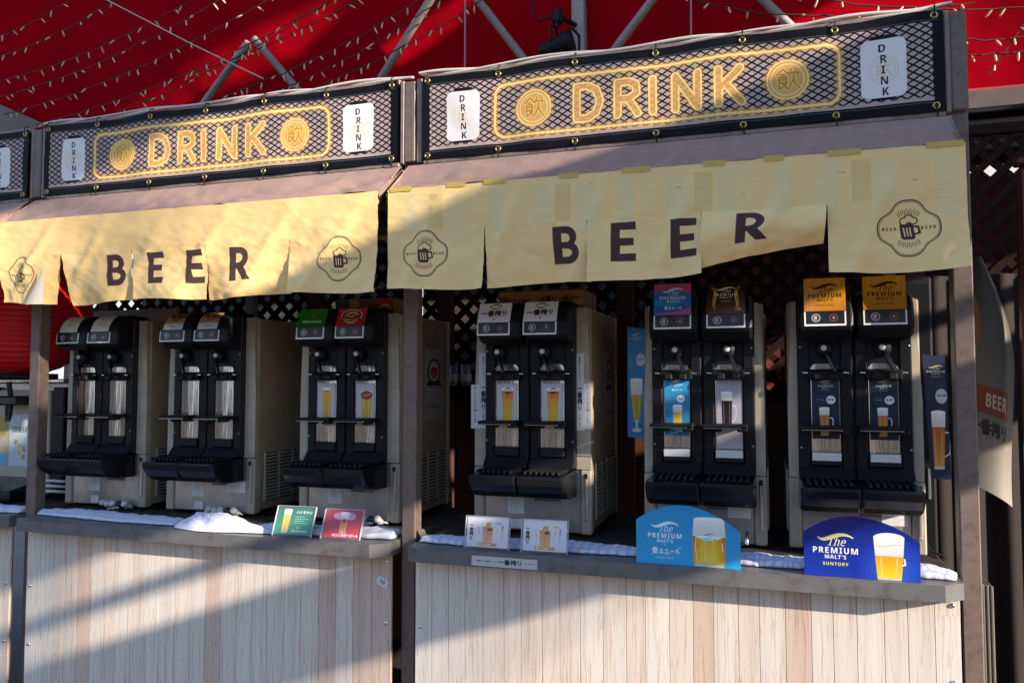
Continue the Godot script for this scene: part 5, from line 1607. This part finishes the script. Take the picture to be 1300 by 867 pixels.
	for i in 169:
		var t := i / 168.0
		var r := 0.318 * pow(maxf(0.0, 1.0 - pow(absf(2 * t - 1), 3.2)), 0.5)
		r = maxf(r, 0.10) - 0.008 * (1.0 - absf(sin(t * PI * 28)))
		prof.append(Vector2(r, 0.02 + t * 0.72))
	var lm := mat("lantern_paper", Color(0.80, 0.010, 0.016), 0.4)
	fabric(lm, 0.15)
	var shade := part("shade", MB.new().lathe(prof, 40), lm, o)
	cv = Cv.new(128, 256, C("d0131a"), self)
	cv.kanji("生", 8, 10, 112, 20, C("2a0a0c"))
	cv.kanji("香", 8, 140, 112, 18, C("2a0a0c"))
	part("brush_writing", MB.new().sheet(func(u, v):
		var a := PI / 2 - lerpf(-0.95, -0.1, u)
		return Vector3(cos(a) * 0.3195, 0.56 - 0.34 * v, sin(a) * 0.3195), 12, 4), printed("lantern_writing", cv.tex(), 0.5), shade)
	part("bottom_ring", MB.new().lathe([Vector2(0.13, 0.0), Vector2(0.165, 0.0), Vector2(0.165, 0.03), Vector2(0.13, 0.03)], 30), mats["black_soft"], o)
	part("top_ring", MB.new().lathe([Vector2(0.13, 0.73), Vector2(0.165, 0.73), Vector2(0.165, 0.765), Vector2(0.13, 0.765)], 30), mats["black_soft"], o)
	part("hanger", MB.new().tube([Vector3(0, 0.76, 0), Vector3(0, 0.86, 0)], 0.006), mats["black_soft"], o)
	# the whisky soda machine at the far left
	o = thing("highball_machine", "steel drinks machine with a white label, below the red lantern", "drink dispenser", Vector3(-3.49, TOP + 0.004, -0.35))
	part("cabinet", MB.new().box(Vector3(0.03, 0.285, -0.25), Vector3(0.46, 0.55, 0.46), 0.008), mats["steel_panel"], o)
	part("front_panel", MB.new().box(Vector3(0.01, 0.27, 0.0), Vector3(0.34, 0.50, 0.02), 0.004), mats["beige_metal"], o)
	part("side_frame", MB.new().box(Vector3(-0.19, 0.27, 0.0), Vector3(0.05, 0.53, 0.03), 0.005), mats["black_plastic"], o)
	part("side_frame", MB.new().box(Vector3(0.235, 0.27, 0.0), Vector3(0.07, 0.53, 0.03), 0.005), mats["black_plastic"], o)
	part("top_ledge", MB.new().box(Vector3(0.02, 0.565, -0.2), Vector3(0.54, 0.018, 0.48), 0.004), mats["steel"], o)
	part("tap_block", MB.new().box(Vector3(-0.02, 0.47, 0.05), Vector3(0.15, 0.045, 0.10), 0.008), mats["black_gloss"], o)
	part("spout", MB.new().tube([Vector3(0.0, 0.46, 0.08), Vector3(0.0, 0.40, 0.08), Vector3(0.0, 0.37, 0.085)], 0.020, 10, 0.012), mats["black_gloss"], o)
	part("tap_handle", MB.new().tube([Vector3(0.0, 0.48, 0.07), Vector3(0.0, 0.56, 0.085)], 0.012), mats["black_gloss"], o)
	part("drip_tray", MB.new().sweep(PackedVector2Array([Vector2(0.0, 0.02), Vector2(0.2, 0.01), Vector2(0.2, 0.06), Vector2(0.0, 0.10)]), -0.14, 0.16, 0.006), mats["black_gloss"], o)
	cv = Cv.new(150, 280, C("b8c6d0"), self)
	cv.text("JIM BEAM", 72, 96, 30, C("2a2a2c"), 3, 0.52, 0.15)
	cv.line([Vector2(20, 40), Vector2(60, 24), Vector2(76, 10)], 4, C("e0e6ea"))
	for j in 5:
		cv.oval(50 + (j * 29) % 60, 150 + j * 20, 22, 17, C("c2b68a") if j % 2 else C("9aa08c"))
		cv.ring(50 + (j * 29) % 60, 150 + j * 20, 20, 4, C("d8dcd8"))
	sticker(o, "machine_label", -0.075, 0.15, 0.135, 0.25, 0.0105, printed("machine_label", cv.tex(), 0.4))
	sticker(o, "gold_label", -0.14, 0.30, 0.045, 0.09, 0.0105, mat("gold_paper", Color(0.40, 0.30, 0.08), 0.5))
	sticker(o, "blue_label", -0.14, 0.15, 0.05, 0.06, 0.0105, mat("blue_paper", Color(0.12, 0.42, 0.62), 0.5))
	var hs := MB.new()
	for k in 3:
		var pts := []
		for j in 17:
			var a := TAU * j / 16.0
			pts.append(Vector3(0.30 + cos(a) * (0.075 + k * 0.005), 0.045 + k * 0.024 + 0.01 * sin(a), 0.05 + sin(a) * 0.07))
		hs.tube(pts, 0.007, 7)
	part("coiled_hose", hs, mats["white_plastic"], o)
	o = thing("white_board", "pale board standing behind the lantern beside the leftmost dispenser", "board", Vector3(-3.42, TOP, -0.86))
	part("sheet", MB.new().box(Vector3(0, 0.48, 0), Vector3(0.75, 0.96, 0.02), 0.003), mat("pale_board", Color(0.42, 0.40, 0.36), 0.6, 0.0, 1.0), o)
	part("frame", MB.new().box(Vector3(0.385, 0.48, 0), Vector3(0.02, 0.96, 0.03), 0.003), mats["steel_panel"], o)
	# to the right of the stalls
	cv = Cv.new(240, 720, C("8f8878"), self)
	cv.rect(0, 0, 240, 720, C("26221d"), C("8f897e"))
	cv.oval(20, 200, 30, 90, C("6a4a28"))
	cv.rect(0, 400, 190, 84, C("743614"))
	cv.text("BEER", 126, 462, 42, C("b8a890"), 1, 0.8)
	cv.kanji("一番搾り", 10, 502, 44, 9, C("26241f"))
	cv.kanji("おいしい生ビール", 20, 548, 22, 3.4, C("8a8474"))
	o = thing("curved_poster", "cream poster with an orange band, curling out beyond the rightmost post", "poster", Vector3(0.66, 1.10, -0.62), "", 0.35)
	part("sheet", MB.new().sheet(func(u, v):
		var x := lerpf(0.025, 0.17 - 0.10 * pow(1.0 - minf(v / 0.45, 1.0), 1.7), u)
		return Vector3(x, 0.90 - 0.90 * v + 0.09 * (1 - u) * v, 0.06 * sin(u * 2.2) - 0.02 * u + 0.02 * sin(v * 5)), 14, 24), printed("curved_poster", cv.tex(), 0.5), o)
	part("stick", MB.new().tube([Vector3(0.02, -1.1, 0.0), Vector3(0.02, 0.95, 0.0)], 0.010), mats["steel_panel"], o)
	o = thing("red_brown_post", "dark red brown painted post at the right edge", "post", Vector3(0.86, 0, -0.55))
	part("shaft", MB.new().box(Vector3(0, 1.15, 0), Vector3(0.05, 2.30, 0.05), 0.012), mat("red_brown", Color(0.075, 0.014, 0.012), 0.35, 0.0, 2.0), o)
	part("cap", MB.new().box(Vector3(0, 2.32, 0), Vector3(0.06, 0.03, 0.06), 0.008), mats["red_brown"], o)
	o = thing("shutter_panel", "grey and red ribbed panel cut off by the right edge behind the red brown post", "panel", Vector3(1.12, 0, -0.75))
	part("grey_half", MB.new().box(Vector3(0, 0.93, 0), Vector3(0.34, 1.86, 0.03), 0.006), mat("cool_grey", Color(0.26, 0.28, 0.31), 0.5, 0.0, 1.0), o)
	for k in 9:
		part("red_rib", MB.new().box(Vector3(0, 1.885 + k * 0.034, 0), Vector3(0.34, 0.031, 0.028), 0.006), mat("rib_red", Color(0.36, 0.05, 0.045), 0.5), o)
	o = thing("leaning_boards", "narrow grey boards stacked against the outside of the rightmost post", "boards", Vector3(0.594, 0, -0.17))
	for k in 3:
		part("board", MB.new().box(Vector3(k * 0.0115, 0.475 - k * 0.002, -0.02), Vector3(0.0095, 0.95, 0.2), 0.003), mat("board_grey", Color(0.17, 0.15, 0.13), 0.5, 0.0, 2.0), o)
	o = thing("dark_cabinet", "black cabinet standing behind the navy poster beside the rightmost dispenser", "cabinet", Vector3(0.52, 0.06, -0.95))
	part("carcass", MB.new().box(Vector3(0, 0.95, 0), Vector3(0.17, 1.90, 0.3), 0.008), mats["black_soft"], o)
	part("door", MB.new().box(Vector3(0, 0.95, 0.156), Vector3(0.155, 1.84, 0.012), 0.004), mats["black_plastic"], o)
	part("handle", MB.new().box(Vector3(0.055, 1.1, 0.168), Vector3(0.012, 0.12, 0.012), 0.003), mats["chrome"], o)
	o = thing("side_curtain", "dark cloth drawn behind the red brown post at the right edge", "curtain", Vector3(0.95, 0, -1.15))
	part("cloth", MB.new().sheet(func(u, v): return Vector3(lerpf(-0.30, 0.5, u), 2.0 - 1.95 * v, 0.02 * sin(u * 40)), 40, 2), mat("dark_cloth", Color(0.02, 0.014, 0.013), 0.9), o)

# ---------------------------------------------------------------- string lights, cables, the stage lamp
func string_light(label: String, a: Vector3, b: Vector3, every: float, seed_: int) -> void:
	var o := thing("string_light", label, "string lights", a, "strings of tiny lamps under the tent")
	var r := RandomNumberGenerator.new()
	r.seed = seed_
	var d := b - a
	var n := int(d.length() / 0.06) + 2
	var pts := []
	for i in n + 1:
		var t := float(i) / n
		pts.append(d * t + Vector3(0, -0.035 * sin(PI * t) * d.length() + r.randf_range(-0.005, 0.005), r.randf_range(-0.006, 0.006)))
	part("wire", MB.new().tube(pts, 0.0042, 4), mats["wire_dark"], o)
	if not mats.has("bulb_meshes"):
		var ms := []
		for k in 5:
			var m := MB.new()
			var ax := Vector3(r.randf_range(-0.9, 0.9), -1.0, r.randf_range(-0.7, 0.7)).normalized()
			m.t = Transform3D(Basis(Quaternion(Vector3.UP, ax)), Vector3.ZERO)
			m.lathe([Vector2(0.003, 0.0), Vector2(0.0038, 0.006), Vector2(0.0052, 0.014), Vector2(0.0056, 0.028), Vector2(0.0036, 0.040), Vector2(0, 0.044)], 7)
			ms.append(m.mesh())
		mats["bulb_meshes"] = ms
	var count := int(d.length() / every)
	for i in count:
		var t := (i + r.randf_range(0.2, 0.8)) / count
		part("bulb", mats["bulb_meshes"][r.randi() % 5], mats["bulb_cap"], o, pts[int(t * n)]).rotation = Vector3(r.randf_range(-0.4, 0.4), r.randf() * TAU, r.randf_range(-0.5, 0.5))

func make_lights_and_wires() -> void:
	var bc := mat("bulb_cap", Color(0.80, 0.58, 0.34), 0.3)
	bc.backlight_enabled = true
	bc.backlight = Color(0.4, 0.4, 0.4)
	var L := [[Vector3(-5.05, 3.87, -1.30), Vector3(-4.1, 4.06, -1.22)], [Vector3(-5.1, 3.76, -1.35), Vector3(-3.7, 4.02, -1.23)], [Vector3(-5.15, 3.63, -1.41), Vector3(-3.3, 3.90, -1.28)], [Vector3(-5.2, 3.53, -1.45), Vector3(-2.9, 3.93, -1.27)],
		[Vector3(-5.1, 3.43, -1.49), Vector3(-2.6, 3.88, -1.29)], [Vector3(-4.85, 3.35, -1.53), Vector3(-2.3, 3.80, -1.33)], [Vector3(-4.40, 3.32, -1.55), Vector3(-2.1, 3.87, -1.30)], [Vector3(-3.5, 3.51, -1.45), Vector3(-2.0, 3.82, -1.32)],
		[Vector3(-3.3, 3.36, -1.52), Vector3(-1.7, 3.75, -1.35)], [Vector3(-3.1, 3.31, -1.55), Vector3(-1.5, 3.77, -1.35)], [Vector3(-2.75, 3.32, -1.54), Vector3(-1.2, 3.76, -1.35)]]
	var words := ["nearest the top left corner", "second from the top left corner", "third from the top left corner", "fourth from the top left corner", "fifth from the top left corner", "sixth from the top left corner, passing the white rope",
		"along the lower left of the tent", "short run above the left strut", "crossing the left pair of struts", "just above the left sign's right half", "crossing the strut over the middle post"]
	for i in L.size():
		string_light("string of tiny pale lamps, " + words[i], L[i][0], L[i][1], 0.115 if i < 7 else 0.08, 100 + i)
	var Rr := [[Vector3(-0.5, 3.58, -1.42), Vector3(0.02, 3.41, -1.51)], [Vector3(0.02, 3.41, -1.51), Vector3(0.95, 3.34, -1.54)], [Vector3(0.15, 3.47, -1.48), Vector3(1.3, 3.28, -1.56)], [Vector3(0.80, 3.205, -1.59), Vector3(1.35, 3.18, -1.61)], [Vector3(0.80, 3.145, -1.62), Vector3(1.35, 3.12, -1.63)], [Vector3(1.03, 3.03, -1.67), Vector3(1.25, 3.38, -1.52)]]
	words = ["dropping behind the right sign's last letters", "level above the right end of the right sign", "highest over the right sign's end", "upper of the two level runs at the right edge", "lower of the two level runs at the right edge", "slanting down to the hem at the right edge"]
	for i in Rr.size():
		string_light("string of tiny lamps, " + words[i], Rr[i][0], Rr[i][1], 0.10, 200 + i)
	describe(part("guy_rope", MB.new().tube([Vector3(-4.2, 4.10, -1.15), Vector3(-3.4, 3.655, -1.34), Vector3(-2.93, 3.41, -1.45)], 0.004, 6), mats["cable_white"], self), "thin white rope slanting across the tent at the top left", "rope")
	describe(part("hanging_wire", MB.new().tube([Vector3(-1.54, 3.8, -1.30), Vector3(-1.62, 2.9, -1.50)], 0.005, 6), mats["white_pole"], self), "thin pale wire hanging above the middle post", "wire")
	describe(part("hanging_wire", MB.new().tube([Vector3(-0.345, 3.7, -1.38), Vector3(-0.36, 2.9, -1.50)], 0.005, 6), mats["white_pole"], self), "thin pale wire hanging above the right sign's second half", "wire")
	# the white cable twisted along the tops of the signs
	for k in 2:
		var x0 := -2.99 if k == 0 else -1.20
		var x1 := -1.23 if k == 0 else 0.535
		var o := thing("power_cable", ["white twisted cable along the top of the middle stall's sign", "white twisted cable along the top of the right stall's sign"][k], "cable", Vector3.ZERO, "cables on the sign tops")
		for ph in 2:
			var pts := []
			var n := 130
			for i in n + 1:
				var t := float(i) / n
				var a := t * 15.0 + ph * PI + 0.8 * sin(t * 9.0)
				var sag := 0.004 * sin(t * 23.0 + k) 
				pts.append(Vector3(lerpf(x0, x1, t), 2.672 + sag + 0.008 * sin(a) * (1.0 if ph else 0.4) + (0.012 * smoothstep(0.93, 1.0, t) if k == 1 else 0.0), 0.008 + 0.008 * cos(a)))
			part("strand", MB.new().tube(pts, 0.0058 if ph == 0 else 0.0042, 7), mats["cable_white"], o)
	# the stage lamp on the tent's upright
	var o := thing("stage_lamp", "black stage lamp clamped to the tent's upright above the right sign", "lamp", Vector3(-1.06, 3.36, -1.44))
	var b: Material = mats["black_soft"]
	var hm := MB.new()
	hm.t = Transform3D(Basis(Vector3.FORWARD, 1.35) , Vector3(-0.01, 0.0, 0.0))
	hm.lathe([Vector2(0, -0.09), Vector2(0.035, -0.09), Vector2(0.042, -0.06), Vector2(0.046, 0.03), Vector2(0.058, 0.045), Vector2(0.058, 0.10), Vector2(0.050, 0.10), Vector2(0.046, 0.05), Vector2(0, 0.045)], 20)
	part("housing", hm, b, o)
	part("yoke", MB.new().tube([Vector3(-0.02, 0.0, 0.065), Vector3(-0.02, 0.085, 0.065), Vector3(-0.01, 0.11, 0.0), Vector3(-0.02, 0.085, -0.065), Vector3(-0.02, 0.0, -0.065)], 0.007, 6), b, o)
	part("clamp", MB.new().box(Vector3(-0.005, 0.17, -0.02), Vector3(0.055, 0.075, 0.06), 0.01), b, o)
	part("stem", MB.new().tube([Vector3(-0.005, 0.10, 0), Vector3(-0.005, 0.15, -0.01)], 0.012), b, o)
	part("arm", MB.new().tube([Vector3(0.0, 0.18, -0.03), Vector3(0.06, 0.19, -0.20)], 0.014), b, o)
	part("barn_door", MB.new().tube([Vector3(0.09, -0.062, 0.05), Vector3(0.12, -0.05, 0.0), Vector3(0.125, 0.03, 0.02), Vector3(0.09, 0.07, 0.045)], 0.008, 6), b, o)
	part("lead", MB.new().tube([Vector3(-0.03, 0.16, 0), Vector3(-0.11, 0.15, 0.01), Vector3(-0.14, 0.20, 0.0), Vector3(-0.14, 0.30, -0.01)], 0.007, 6), b, o)
